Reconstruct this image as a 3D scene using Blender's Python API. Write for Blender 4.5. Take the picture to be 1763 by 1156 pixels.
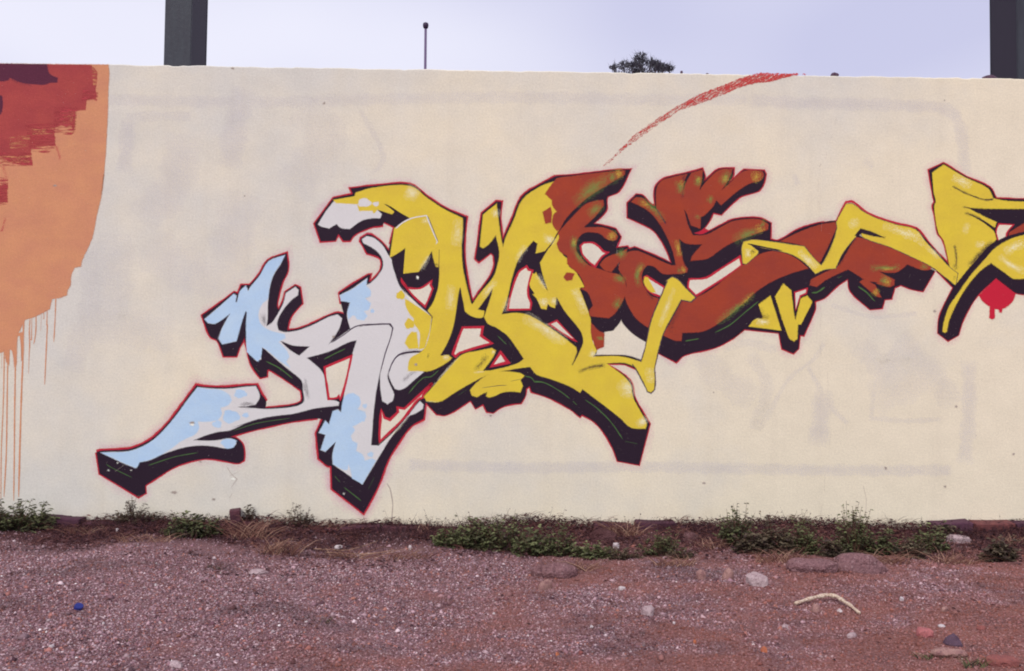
import bpy, bmesh, math, random
import numpy as np
from mathutils import Vector, Matrix
from mathutils.geometry import delaunay_2d_cdt

for o in list(bpy.data.objects): bpy.data.objects.remove(o)
S = bpy.context.scene
COL = S.collection
R = math.radians
rnd = random.Random(7)

# ---------------------------------------------------------------- camera
cd = bpy.data.cameras.new('camera'); cam = bpy.data.objects.new('camera', cd); COL.objects.link(cam)
cd.lens = 35.0; cd.sensor_width = 36.0; cd.sensor_fit = 'HORIZONTAL'; cd.clip_start = 0.05; cd.clip_end = 2000
cam.matrix_world = Matrix(((0.999679, -0.009375, -0.023558, -0.144),
                           (-0.023675, -0.012617, -0.99964, -6.12),
                           (0.009075, 0.999876, -0.012834, 1.09), (0, 0, 0, 1)))
S.camera = cam

# ---------------------------------------------------------------- sky, sun, exposure
SUN_EL, SUN_AZ = R(42), R(205)          # soft sun behind the photographer, a little to the left
w = bpy.data.worlds.new('World'); S.world = w; w.use_nodes = True
nt = w.node_tree; nt.nodes.clear()
def wn(t, **k):
    n = nt.nodes.new(t)
    for a, b in k.items(): setattr(n, a, b)
    return n
out = wn('ShaderNodeOutputWorld'); bg = wn('ShaderNodeBackground')
sky = wn('ShaderNodeTexSky', sky_type='NISHITA', sun_disc=False, sun_elevation=SUN_EL, sun_rotation=SUN_AZ,
         air_density=1.2, dust_density=4.0, ozone_density=1.5)
tc = wn('ShaderNodeTexCoord'); mp = wn('ShaderNodeMapping'); mp.inputs['Scale'].default_value = (1.3, 1.3, 2.6); mp.inputs['Location'].default_value = (7.7, 0.4, 2.3)
nz = wn('ShaderNodeTexNoise'); nz.inputs['Scale'].default_value = 1.6; nz.inputs['Detail'].default_value = 1.5; nz.inputs['Roughness'].default_value = 0.5
cr = wn('ShaderNodeValToRGB')
cr.color_ramp.elements[0].position = 0.34; cr.color_ramp.elements[0].color = (0.47, 0.465, 0.63, 1)
cr.color_ramp.elements[1].position = 0.66; cr.color_ramp.elements[1].color = (0.71, 0.70, 0.79, 1)
mul = wn('ShaderNodeVectorMath', operation='SCALE'); mul.inputs['Scale'].default_value = 10.0
mx = wn('ShaderNodeMix', data_type='RGBA'); mx.inputs[0].default_value = 0.88
nt.links.new(tc.outputs['Generated'], mp.inputs[0]); nt.links.new(mp.outputs[0], nz.inputs['Vector'])
nt.links.new(nz.outputs['Fac'], cr.inputs[0]); nt.links.new(cr.outputs[0], mul.inputs[0])
nt.links.new(sky.outputs[0], mx.inputs[6]); nt.links.new(mul.outputs[0], mx.inputs[7])
nt.links.new(mx.outputs[2], bg.inputs[0]); bg.inputs[1].default_value = 0.1
nt.links.new(bg.outputs[0], out.inputs[0])
sl = bpy.data.lights.new('sun', 'SUN'); sl.energy = 1.5; sl.angle = R(24); sl.color = (1.0, 0.96, 0.9)
so = bpy.data.objects.new('sun', sl); COL.objects.link(so)
sd = Vector((math.sin(SUN_AZ) * math.cos(SUN_EL), math.cos(SUN_AZ) * math.cos(SUN_EL), math.sin(SUN_EL)))
so.rotation_euler = (-sd).to_track_quat('-Z', 'Y').to_euler(); so.location = sd * 30
S.view_settings.view_transform = 'Standard'; S.view_settings.look = 'None'
S.view_settings.exposure = 0.45; S.view_settings.gamma = 1.0; S.view_settings.use_curve_mapping = False
S.render.engine = 'CYCLES'; S.cycles.transparent_max_bounces = 24; S.cycles.max_bounces = 6
S.cycles.filter_width = 1.95

# ---------------------------------------------------------------- helpers
def lin(c): return tuple(((v / 255 + 0.055) / 1.055) ** 2.4 if v > 10 else v / 255 / 12.92 for v in c)
def tag(o, label=None, cat=None, group=None, kind=None):
    if label: o['label'] = label
    if cat: o['category'] = cat
    if group: o['group'] = group
    if kind: o['kind'] = kind
    return o
def link(name, me, mat=None, parent=None):
    o = bpy.data.objects.new(name, me); COL.objects.link(o)
    if mat is not None:
        me.materials.append(mat)
    if parent is not None: o.parent = parent
    return o
def empty(name, loc=(0, 0, 0), rz=0):
    o = bpy.data.objects.new(name, None); COL.objects.link(o); o.location = loc; o.rotation_euler = (0, 0, rz); o.empty_display_size = 0.1
    return o
def mesh(name, v, f, smooth=False, attr=None):
    me = bpy.data.meshes.new(name); me.from_pydata([tuple(p) for p in v], [], f)
    if smooth: me.polygons.foreach_set('use_smooth', [True] * len(me.polygons))
    if attr:
        for k, vals in attr.items():
            a = me.attributes.new(k, 'FLOAT', 'POINT'); a.data.foreach_set('value', list(vals))
    me.update()
    return me
class Mat:
    def __init__(s, name, rough=0.85):
        s.m = bpy.data.materials.new(name); s.m.use_nodes = True; s.t = s.m.node_tree
        s.b = s.t.nodes['Principled BSDF']; s.b.inputs['Roughness'].default_value = rough
        s.b.inputs['Specular IOR Level'].default_value = 0.25
        s.o = s.t.nodes['Material Output']
    def n(s, t, ins=None, **k):
        x = s.t.nodes.new(t)
        for a, b in k.items(): setattr(x, a, b)
        for a, b in (ins or {}).items(): s.set(x, a, b)
        return x
    def set(s, x, a, b):
        if isinstance(b, bpy.types.NodeSocket): s.t.links.new(b, x.inputs[a])
        else: x.inputs[a].default_value = b
    def pos(s, scale=(1, 1, 1), loc=(0, 0, 0)):
        g = s.n('ShaderNodeNewGeometry'); return s.n('ShaderNodeMapping', {'Vector': g.outputs['Position'], 'Scale': scale, 'Location': loc}).outputs[0]
    def noise(s, vec, scale, detail=3, rough=0.55):
        return s.n('ShaderNodeTexNoise', {'Vector': vec, 'Scale': scale, 'Detail': detail, 'Roughness': rough}).outputs['Fac']
    def ramp(s, fac, stops):
        r = s.n('ShaderNodeValToRGB', {'Fac': fac}); e = r.color_ramp.elements
        while len(e) < len(stops): e.new(0.5)
        for q, (p, c) in zip(e, stops):
            q.position = p; q.color = c if len(c) == 4 else (*c, 1)
        return r.outputs[0]
    def mix(s, f, a, b, mode='MIX'):
        x = s.n('ShaderNodeMix', data_type='RGBA', blend_type=mode)
        s.set(x, 0, f); s.set(x, 6, a if isinstance(a, bpy.types.NodeSocket) or len(a) == 4 else (*a, 1)); s.set(x, 7, b if isinstance(b, bpy.types.NodeSocket) or len(b) == 4 else (*b, 1))
        return x.outputs[2]
    def math(s, op, a, b=0.0, clamp=False):
        x = s.n('ShaderNodeMath', operation=op, use_clamp=clamp); s.set(x, 0, a); s.set(x, 1, b); return x.outputs[0]
    def bump(s, h, strength, dist):
        x = s.n('ShaderNodeBump', {'Height': h, 'Strength': strength, 'Distance': dist}); s.t.links.new(x.outputs[0], s.b.inputs['Normal'])
    def col(s, c): s.set(s.b, 'Base Color', c if isinstance(c, bpy.types.NodeSocket) else (*c, 1)); return s

KW = (0.93, 0.88, 0.945)       # display value of a unit-albedo surface on the wall plane
def wl(c): return tuple(min(0.95, x / k) for x, k in zip(lin(c), KW))
def plaster_relief(M):
    """hand-floated render: shallow waves, float marks, fine grit"""
    a = M.noise(M.pos(), 2.6, 3); b = M.noise(M.pos((24, 1, 34)), 1.0, 4, 0.7); c = M.noise(M.pos(), 110, 4, 0.8)
    h = M.math('ADD', M.math('MULTIPLY', a, 1.6), M.math('ADD', M.math('MULTIPLY', b, 0.42), M.math('MULTIPLY', c, 0.75)))
    M.bump(h, 0.5, 0.006)
def speckle(M, c, amount=0.16):
    """uneven coverage of the paint film: blotches, passes of the can or roller, grain"""
    f = M.noise(M.pos((5, 1, 6)), 1.0, 5, 0.6); g = M.noise(M.pos((60, 1, 80)), 1.0, 4, 0.7); k = M.noise(M.pos(), 85, 4, 0.8)
    s = M.math('ADD', M.math('ADD', M.math('MULTIPLY', f, 0.7), M.math('MULTIPLY', g, 0.4)), M.math('MULTIPLY', k, 1.9))
    s = M.math('ADD', M.math('MULTIPLY', s, amount), 1.0 - 1.5 * amount)
    return M.mix(1.0, c, M.n('ShaderNodeCombineColor', {0: s, 1: s, 2: s}).outputs[0], 'MULTIPLY')
def droplets(M, cover):
    """aerosol droplets: opaque specks a millimetre or two wide that cover the given share of the wall"""
    g = M.noise(M.pos(), 520, 0.0, 0.5)
    t = M.math('ADD', 0.5, M.math('MULTIPLY', M.math('SUBTRACT', 0.5, cover), 0.40))
    return M.math('GREATER_THAN', g, t)
def film_alpha(M, pin=0.70):
    """soft aerosol edge (stroke attribute) and pinholes where the grit shows through"""
    at = M.n('ShaderNodeAttribute', attribute_name='alpha').outputs['Fac']
    full = M.math('GREATER_THAN', at, 0.99)
    p = M.math('LESS_THAN', M.noise(M.pos(), 130, 3, 0.7), pin)
    M.set(M.b, 'Alpha', M.math('MULTIPLY', M.math('MAXIMUM', full, M.math('MULTIPLY', droplets(M, at), M.math('GREATER_THAN', at, 0.01))), p))
def wall_paint(name, srgb, amount=0.16, rough=0.85, c2=None):
    M = Mat(name, rough); c = (*wl(srgb), 1)
    if c2: c = M.mix(M.ramp(M.noise(M.pos((1, 1, 1.4)), 6, 5), [(0.35, (0, 0, 0)), (0.65, (1, 1, 1))]), c, (*wl(c2), 1))
    M.col(speckle(M, c, amount)); film_alpha(M); plaster_relief(M); return M.m
def mist_paint(name, srgb):
    """aerosol mist: droplet cover from the stroke, drifting a little"""
    M = Mat(name, 0.85); M.col(wl(srgb))
    at = M.n('ShaderNodeAttribute', attribute_name='alpha').outputs['Fac']
    cov = M.math('MULTIPLY', at, M.math('ADD', 0.45, M.math('MULTIPLY', M.noise(M.pos(), 9, 4), 1.1)))
    M.set(M.b, 'Alpha', M.math('MULTIPLY', droplets(M, cov), M.math('GREATER_THAN', at, 0.01))); plaster_relief(M); return M.m

# mural traced on the wall plane: (part, paint, kind, width mm, strength, x z x z ... in mm)
MURAL = [
('painted_over_ghost','lavender_ghost','S',39.3,0.192,"-2502 2586 -1514 2586 -697 2620 53 2639 772 2635 1459 2645"),
('painted_over_ghost','lavender_ghost','S',43.2,0.252,"1459 2645 1786 2628 2588 2619 2734 2581 2789 2455 2816 2165"),
('painted_over_ghost','lavender_ghost','S',43.2,0.21,"2789 2509 2809 2201 2825 1766"),
('painted_over_ghost','lavender_ghost','S',51.1,0.252,"2842 1044 2843 683 2814 395"),
('painted_over_ghost','lavender_ghost','S',39.3,0.27,"-638 373 74 356 789 368 1509 358 1943 353 2742 358"),
('painted_over_ghost','lavender_ghost','S',51.1,0.27,"-2353 2471 -2371 2275 -2377 2132"),
('painted_over_ghost','lavender_ghost','S',31.4,0.18,"-2374 2481 -2079 2492 -1973 2487"),
('painted_over_ghost','lavender_ghost','S',82.5,0.252,"-1657 2677 -1707 2426 -1739 2176"),
('painted_over_ghost','lavender_ghost','S',117.9,0.21,"-2007 2386 -2073 2065 -2281 1849"),
('painted_over_ghost','lavender_ghost','S',137.5,0.18,"-1649 2035 -1716 1714 -1749 1536"),
('painted_over_ghost','lavender_ghost','S',137.5,0.18,"-2244 1708 -1960 1533 -1571 1431"),
('painted_over_ghost','lavender_ghost','S',66.8,0.27,"1940 856 1912 640 1899 496"),
('painted_over_ghost','lavender_ghost','S',90.4,0.15,"1071 1243 1253 958 1507 781"),
('painted_over_ghost','lavender_ghost','S',43.2,0.15,"1469 1067 1578 889 1508 601 1615 781"),
('painted_over_ghost','lavender_ghost','S',17.7,0.21,"1831 999 1977 748 2086 641"),
('painted_over_ghost','lavender_ghost','S',17.7,0.18,"2375 1112 2266 931 2231 678 2449 662 2668 674"),
('painted_over_ghost','lavender_ghost','S',78.6,0.168,"2157 1146 2303 967 2448 1112 2667 898 2740 754"),
('painted_over_ghost','lavender_ghost','S',15.7,0.18,"1939 1144 1867 1035 1723 926 1615 746"),
('painted_over_ghost','lavender_ghost','S',27.5,0.15,"1306 1102 1468 1139 1649 1105 1793 1250"),
('painted_over_ghost','lavender_ghost','S',15.7,0.18,"1974 1378 2228 1308 2520 1329"),
('painted_over_ghost','lavender_ghost','S',23.6,0.24,"1770 2115 1737 2187"),
('painted_over_ghost','lavender_ghost','S',35.4,0.21,"2188 2229 2224 2284"),
('painted_over_ghost','lavender_ghost','S',117.9,0.132,"-2421 1777 -2448 1209 -2061 1142"),
('painted_over_ghost','lavender_ghost','S',137.5,0.108,"-1302 2575 -1157 2363 -1366 2039"),
('painted_over_ghost','lavender_ghost','S',19.6,0.15,"-946 2545 -800 2260 -870 2152"),
('painted_over_ghost','lavender_ghost','S',78.6,0.15,"-2595 1704 -2555 1350 -2689 924"),
('painted_over_ghost','lavender_ghost','S',117.9,0.15,"2231 786 2630 970"),
('first_letter','overspray','S',60.7,0.51,"-2520 435 -2486 445 -2327 455 -2252 483 -2184 521 -2124 579 -2049 668 -1975 775 -1922 845 -1896 841 -1823 836 -1724 837 -1633 848 -1557 851 -1527 794 -1499 752"),
('first_letter','overspray','S',42.9,0.272,"-1183 650 -1275 640 -1397 618 -1519 589 -1640 558 -1713 535 -1675 525 -1640 491 -1628 437 -1631 391 -1665 374 -1757 390 -1848 401 -1947 385 -2045 350 -2151 285 -2224 235 -2221 189 -2263 166 -2499 305 -2520 435"),
('first_letter','overspray','S',39.3,0.34,"-1502 712 -1410 720 -1325 735 -1285 753 -1279 775 -1286 821 -1339 856 -1400 897 -1449 929 -1486 948 -1495 942 -1495 905 -1535 896 -1566 935 -1597 990 -1616 1058 -1629 1119 -1635 1150 -1642 1123 -1665 1077 -1683 1026 -1759 1026 -1799 1121 -1841 1144 -1872 1213 -1894 1274 -1805 1336 -1700 1418 -1678 1407 -1658 1461 -1607 1463 -1548 1531 -1496 1616 -1385 1660 -1376 1556 -1410 1479 -1432 1394 -1439 1332 -1429 1313 -1397 1379 -1390 1421 -1329 1464 -1302 1449 -1286 1353 -1331 1303 -1361 1256 -1372 1210 -1374 1187 -1307 1199 -1223 1231 -1124 1281 -1071 1297 -1031 1290"),
('first_letter','overspray','S',39.3,0.34,"-1048 1352 -1061 1417 -1058 1421 -890 1530 -871 1534 -882 1488 -863 1496 -821 1543 -803 1589 -807 1628 -830 1647 -892 1665 -923 1719 -935 1738 -931 1757 -893 1781 -862 1774 -800 1728 -761 1681"),
('first_letter','overspray','S',57.1,0.5780000000000001,"-1153 644 -1188 567 -1190 559 -1182 490 -1173 406 -1123 364 -1096 360 -1091 222 -898 74 -815 231 -755 393 -688 509 -612 609 -539 652 -525 748"),
('first_letter','red_outline','R',28.3,0,"-2520 435 -2486 445 -2327 455 -2252 483 -2184 521 -2124 579 -2049 668 -1975 775 -1922 845 -1896 841 -1823 836 -1724 837 -1633 848 -1557 851 -1527 794 -1499 752"),
('first_letter','red_outline','R',19.5,0,"-1502 712 -1410 720 -1325 735 -1285 753 -1279 775 -1286 821 -1339 856 -1400 897 -1449 929 -1486 948 -1495 942 -1495 905 -1535 896 -1566 935 -1597 990 -1616 1058 -1629 1119 -1635 1150 -1642 1123 -1665 1077 -1683 1026 -1759 1026 -1799 1121 -1841 1144 -1872 1213 -1894 1274 -1805 1336 -1700 1418 -1678 1407 -1658 1461 -1607 1463 -1548 1531 -1496 1616 -1385 1660 -1376 1556 -1410 1479 -1432 1394 -1439 1332 -1429 1313 -1397 1379 -1390 1421 -1329 1464 -1302 1449 -1286 1353 -1331 1303 -1361 1256 -1372 1210 -1374 1187 -1307 1199 -1223 1231 -1124 1281 -1071 1297 -1031 1290"),
('first_letter','red_outline','R',22.0,0,"-1048 1352 -1061 1417 -1058 1421 -890 1530 -871 1534 -882 1488 -863 1496 -821 1543 -803 1589 -807 1628 -830 1647 -892 1665 -923 1719 -935 1738 -931 1757 -893 1781 -862 1774 -800 1728 -761 1681"),
('first_letter','red_outline','R',25.1,0,"-1153 644 -1188 567 -1190 559 -1182 490 -1173 406 -1123 364 -1096 360 -1091 222 -898 74 -815 231 -755 393 -688 509 -612 609 -539 652 -525 748"),
('first_letter','red_outline','R',18.9,0,"-2520 435 -2499 305 -2263 166 -2221 189 -2224 235 -2151 285 -2045 350 -1947 385 -1848 401 -1757 390 -1665 374 -1631 391 -1628 437 -1640 491 -1675 525 -1713 534 -1640 558 -1519 589 -1397 618 -1275 640 -1183 650"),
('first_letter','black_shadow','P',0,0,"-2520 435 -2486 445 -2327 455 -2252 483 -2184 521 -2124 579 -2049 668 -1975 775 -1922 845 -1896 841 -1823 836 -1724 837 -1633 848 -1557 851 -1527 794 -1499 752 -1502 712 -1410 720 -1325 735 -1285 753 -1279 775 -1286 821 -1339 856 -1400 897 -1449 929 -1486 948 -1495 942 -1495 905 -1535 896 -1566 935 -1597 990 -1616 1058 -1629 1119 -1635 1150 -1642 1123 -1665 1077 -1683 1026 -1759 1026 -1799 1121 -1841 1144 -1872 1213 -1894 1274 -1805 1336 -1700 1418 -1678 1407 -1658 1461 -1607 1463 -1548 1531 -1496 1616 -1385 1660 -1376 1556 -1410 1479 -1432 1394 -1439 1332 -1429 1313 -1397 1379 -1390 1421 -1329 1464 -1302 1449 -1286 1353 -1331 1303 -1361 1256 -1372 1210 -1374 1187 -1307 1199 -1223 1231 -1124 1281 -1071 1297 -1031 1290 -1048 1352 -1061 1417 -1058 1421 -890 1530 -871 1534 -882 1488 -863 1496 -821 1543 -803 1589 -807 1628 -830 1647 -892 1665 -923 1719 -935 1738 -931 1757 -893 1781 -862 1774 -800 1728 -761 1681 -759 1686 -684 1369 -487 1228 -644 942 -656 714 -540 786 -525 750 -525 748 -539 652 -612 609 -688 509 -755 393 -815 231 -898 74 -1091 222 -1096 360 -1123 364 -1173 406 -1182 490 -1190 559 -1188 567 -1153 644 -1183 650 -1275 640 -1397 618 -1519 589 -1640 558 -1713 535 -1675 525 -1640 491 -1628 437 -1631 391 -1665 374 -1757 390 -1848 401 -1947 385 -2045 350 -2151 285 -2224 235 -2221 189 -2263 166 -2499 305 -2520 435"),
('second_letter','overspray','S',39.3,0.34,"-754 1721 -728 1829 -802 1863 -805 1836 -863 1828 -939 1796 -978 1772 -1000 1741 -1039 1741 -1070 1783 -1089 1740 -1177 1735 -1216 1843 -1103 2002 -984 2027 -1000 2062 -866 2079 -635 2093 -526 2017 -425 1953 -286 1893 -293 1811 -299 1695 -282 1541 -258 1425 -244 1371 -244 1371 -203 1435 -134 1537 -111 1599 -116 1661 -135 1676 -208 1621 -228 1640 -213 1752 -192 1919 -103 1994 -72 1990 -79 1886 -63 1754 -44 1801 -6 1886 51 2023 171 2106 263 2155"),
('second_letter','overspray','S',39.3,0.272,"785 1019 762 972 692 998 583 1000 731 898 763 786 854 632 790 380 657 403 626 484 571 576 508 645 434 687 423 672 360 721 236 786 124 824 112 858 89 843 85 800 59 754 -11 745 -72 722 -111 693 -149 700 -173 746 -219 719 -250 769 -395 679 -457 682 -523 751"),
('second_letter','red_outline','R',20.4,0,"-754 1721 -728 1829 -802 1863 -805 1836 -863 1828 -939 1796 -978 1772 -1000 1741 -1039 1741 -1070 1783 -1089 1740 -1177 1735 -1216 1843 -1103 2002 -984 2027 -1000 2062 -866 2079 -635 2093 -526 2017 -425 1953 -286 1893 -293 1811 -299 1695 -282 1541 -258 1425 -244 1371 -244 1371 -203 1435 -134 1537 -111 1599 -116 1661 -135 1676 -208 1621 -228 1640 -213 1752 -192 1919 -103 1994 -72 1990 -79 1886 -63 1754 -44 1801 -6 1886 51 2023 171 2106 263 2155"),
('second_letter','red_outline','R',17.0,0,"785 1019 762 972 692 998 583 1000 731 898 763 786 854 632 790 380 657 403 626 484 571 576 508 645 434 687 423 672 360 721 236 786 124 824 112 858 89 843 85 800 59 754 -11 745 -72 722 -111 693 -149 700 -173 746 -219 719 -250 769 -395 679 -457 682 -523 751"),
('second_letter','black_shadow','P',0,0,"-754 1721 -728 1829 -802 1863 -805 1836 -863 1828 -939 1796 -978 1772 -1000 1741 -1039 1741 -1070 1783 -1089 1740 -1177 1735 -1216 1843 -1103 2002 -984 2027 -1000 2062 -866 2079 -635 2093 -526 2017 -425 1953 -286 1893 -293 1811 -299 1695 -282 1541 -258 1425 -244 1371 -244 1371 -203 1435 -134 1537 -111 1599 -116 1661 -135 1676 -208 1621 -228 1640 -213 1752 -192 1919 -103 1994 -72 1990 -79 1886 -63 1754 -44 1801 -6 1886 51 2023 171 2106 263 2155 263 2155 274 1798 407 1480 481 1273 504 1052 590 1054 707 1052 800 1025 785 1019 762 972 692 998 583 1000 731 898 763 786 854 632 790 380 657 403 626 484 571 576 508 645 434 687 423 672 360 721 236 786 124 824 112 858 89 843 85 800 59 754 -11 745 -72 722 -111 693 -149 700 -173 746 -219 719 -250 769 -395 679 -457 682 -523 751 -525 750 -540 786 -656 714 -644 942 -487 1228 -684 1369 -759 1686"),
('third_letter','overspray','S',42.9,0.34,"263 2155 403 2167 543 2187 642 2198 724 2202 654 2068 583 2033 577 2015 573 1944 497 1863 550 1854 634 1833 667 1784 641 1715"),
('third_letter','red_outline','R',15.7,0,"263 2155 403 2167 543 2187 642 2198 724 2202 654 2068 583 2033 577 2015 573 1944 497 1863 550 1854 634 1833 667 1784 641 1715"),
('third_letter','black_shadow','P',0,0,"263 2155 403 2167 543 2187 642 2198 724 2202 654 2068 583 2033 577 2015 573 1944 497 1863 550 1854 634 1833 667 1784 641 1715 664 1563 696 1424 674 1276 624 1206 570 1197 535 1120 517 1046 481 1273 407 1480 274 1798"),
('fourth_letter','overspray','S',42.9,0.34,"641 1715 707 1724 719 1707 754 1721 875 1672 983 1624 947 1716 892 1801 845 1843 708 1904 707 1993 761 2048 800 2041 851 1987 879 1976 874 2081 913 2136 983 2164 1092 2189 1170 2212 1186 2163 1170 2124 1201 2151 1271 2211 1365 2216 1358 2165 1327 2122 1366 2153 1428 2209 1553 2205 1565 2183 1546 2113 1515 2077 1413 2045 1359 2001 1289 1930 1238 1941 1211 1883 1172 1836 1118 1812 1165 1804 1211 1824 1297 1868 1375 1903 1524 1910 1598 1880 1595 1778 1646 1772 1747 1832 1825 1864 1920 1891 1915 1886 2010 1895"),
('fourth_letter','overspray','S',39.3,0.272,"2625 1594 2551 1468 2484 1479 2413 1506 2373 1489 2354 1419 2311 1415 2295 1360 2221 1351 2098 1463 2082 1541 2012 1493 1934 1419 1875 1399 1875 1344 1806 1186 1782 1189 1775 1104 1743 1074 1673 1103 1653 1200 1437 1221 1360 1158 1432 1219 1346 1152 1253 1105 1066 1057 1016 1014 895 1075"),
('fourth_letter','red_outline','R',17.3,0,"641 1715 707 1724 719 1707 754 1721 875 1672 983 1624 947 1716 892 1801 845 1843 708 1904 707 1993 761 2048 800 2041 851 1987 879 1976 874 2081 913 2136 983 2164 1092 2189 1170 2212 1186 2163 1170 2124 1201 2151 1271 2211 1365 2216 1358 2165 1327 2122 1366 2153 1428 2209 1553 2205 1565 2183 1546 2113 1515 2077 1413 2045 1359 2001 1289 1930 1238 1941 1211 1883 1172 1836 1118 1812 1165 1804 1211 1824 1297 1868 1375 1903 1524 1910 1598 1880 1595 1778 1646 1772 1747 1832 1825 1864 1920 1891 1915 1886 2010 1895"),
('fourth_letter','red_outline','R',15.7,0,"2625 1594 2551 1468 2484 1479 2413 1506 2373 1489 2354 1419 2311 1415 2295 1360 2221 1351 2098 1463 2082 1541 2012 1493 1934 1419 1875 1399 1875 1344 1806 1186 1782 1189 1775 1104 1743 1074 1673 1103 1653 1200 1437 1221 1360 1158 1432 1219 1346 1152 1253 1105 1066 1057 1016 1014 895 1075"),
('fourth_letter','red_outline','P',0,0,"1114 1815 1164 1855 1215 1828 1180 1801 1133 1792"),
('fourth_letter','red_outline','P',0,0,"1327 2122 1362 2165 1381 2154 1334 2122"),
('fourth_letter','black_shadow','P',0,0,"641 1715 707 1724 719 1707 754 1721 875 1672 983 1624 947 1716 892 1801 845 1843 708 1904 707 1993 761 2048 800 2041 851 1987 879 1976 874 2081 913 2136 983 2164 1092 2189 1170 2212 1186 2163 1170 2124 1201 2151 1271 2211 1365 2216 1358 2165 1327 2122 1366 2153 1428 2209 1553 2205 1565 2183 1546 2113 1515 2077 1413 2045 1359 2001 1289 1930 1238 1941 1211 1883 1172 1836 1118 1812 1165 1804 1211 1824 1297 1868 1375 1903 1524 1910 1598 1880 1595 1778 1646 1772 1747 1832 1825 1864 1920 1891 1915 1886 2010 1895 2183 1792 2499 1663 2625 1594 2551 1468 2484 1479 2413 1506 2373 1489 2354 1419 2311 1415 2295 1360 2221 1351 2098 1463 2082 1541 2012 1493 1934 1419 1875 1399 1875 1344 1806 1186 1782 1189 1775 1104 1743 1074 1673 1103 1653 1200 1437 1221 1360 1158 1432 1219 1346 1152 1253 1105 1066 1057 1016 1014 895 1075 832 1132 760 1176 705 1226 674 1276 696 1424 664 1563"),
('fifth_letter','overspray','S',39.3,0.272,"2010 1895 2025 1931 2068 2017 2111 2019 2190 1956 2261 1926 2380 1888 2510 1858 2577 1781 2649 1703 2716 1634 2704 1688 2676 1790 2644 1829 2624 1938 2612 2000 2624 2024 2615 2051 2586 2222 2678 2267 2823 2184 2971 2119 3010 2051 3186 2048 3358 2054"),
('fifth_letter','overspray','S',35.7,0.23800000000000002,"3359 1450 3188 1455 3140 1461 3102 1479 3057 1517 3011 1552 2941 1491 2896 1446 2845 1369 2800 1280 2775 1197 2711 1161 2647 1208 2653 1297 2691 1393 2742 1492 2637 1594"),
('fifth_letter','red_outline','R',17.3,0,"2010 1895 2025 1931 2068 2017 2111 2019 2190 1956 2261 1926 2380 1888 2510 1858 2577 1781 2649 1703 2716 1634 2704 1688 2676 1790 2644 1829 2624 1938 2612 2000 2624 2024 2615 2051 2586 2222 2678 2267 2823 2184 2971 2119 3010 2051 3186 2048 3358 2054"),
('fifth_letter','red_outline','R',14.1,0,"3359 1450 3188 1455 3140 1461 3102 1479 3057 1517 3011 1552 2941 1491 2896 1446 2845 1369 2800 1280 2775 1197 2711 1161 2647 1208 2653 1297 2691 1393 2742 1492 2637 1594"),
('fifth_letter','black_shadow','P',0,0,"2510 1858 2577 1781 2649 1703 2716 1634 2704 1688 2676 1790 2644 1829 2624 1938 2612 2000 2624 2024 2615 2051 2586 2222 2678 2267 2823 2184 2971 2119 3010 2051 3186 2048 3358 2054 3359 1450 3188 1455 3140 1461 3102 1479 3057 1517 3011 1552 2941 1491 2896 1446 2845 1369 2800 1280 2775 1197 2711 1161 2647 1208 2653 1297 2691 1393 2742 1492 2637 1594 2499 1663 2341 1731"),
('first_letter','grey_fill','P',0,0,"-1533 1009 -1560 998 -1576 1015 -1616 1064 -1624 1137 -1622 1131 -1625 1223 -1622 1296 -1629 1307 -1648 1253 -1684 1119 -1768 1099 -1791 1133 -1773 1191 -1721 1291 -1811 1225 -1857 1228 -1877 1251 -1797 1321 -1703 1406 -1688 1395 -1693 1357 -1683 1354 -1665 1422 -1631 1457 -1616 1423 -1601 1450 -1544 1523 -1492 1609 -1395 1647 -1426 1586 -1464 1524 -1486 1447 -1496 1347 -1497 1255 -1504 1209 -1468 1232 -1431 1290 -1397 1360 -1386 1414 -1329 1453 -1310 1434 -1315 1403 -1355 1372 -1400 1317 -1430 1263 -1439 1225 -1429 1186 -1391 1175 -1307 1187 -1223 1219 -1124 1270 -1071 1286 -1044 1263 -1062 1197 -1126 1101 -1054 1151 -1001 1190 -955 1218 -896 1226 -948 1214 -810 1225 -757 1227 -737 1207 -748 1147 -778 1054 -807 938 -829 823 -843 707 -853 553 -858 488 -810 485 -726 562 -643 655 -590 725 -560 760 -540 740 -544 714 -589 686 -628 669 -681 609 -749 520 -787 454 -824 393 -907 250 -1088 372 -1089 437 -1069 514 -1135 448 -1162 459 -1134 552 -1175 563 -1137 636 -1114 613 -1092 694 -1062 706 -1041 687 -1028 767 -1013 860 -977 1037 -949 1133 -1005 1117 -1121 1061 -1258 1021 -1218 990 -1174 951 -1150 914 -1140 853 -1126 764 -1074 758 -1056 749 -1059 731 -1129 723 -1214 710 -1336 679 -1458 663 -1550 644 -1641 613 -1702 591 -1638 609 -1721 574 -1789 565 -1873 539 -1941 511 -1850 508 -1781 513 -1720 524 -1686 513 -1677 494 -1697 471 -1742 465 -1819 478 -1910 481 -2001 467 -2122 426 -2197 391 -2262 376 -2273 349 -2284 341 -2349 367 -2425 401 -2494 433 -2425 436 -2327 442 -2244 471 -2176 514 -2116 571 -2049 652 -1975 756 -1915 835 -1823 826 -1724 827 -1633 838 -1564 844 -1545 809 -1539 775 -1563 733 -1609 723 -1666 719 -1601 707 -1667 715 -1569 709 -1502 704 -1410 709 -1319 722 -1276 741 -1265 763 -1274 821 -1281 876 -1309 907 -1364 949 -1432 1004 -1500 1065 -1534 1086"),
('first_letter','black_shadow','P',0,0,"-1415 1121 -1341 1094 -1292 1090 -1240 1089 -1301 1035 -1353 1066"),
('first_letter','cut_back','P',0,0,"-1144 963 -982 1033 -1003 928 -1026 829 -1047 768 -1056 789 -1068 777 -1118 770 -1130 853 -1140 914"),
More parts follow.
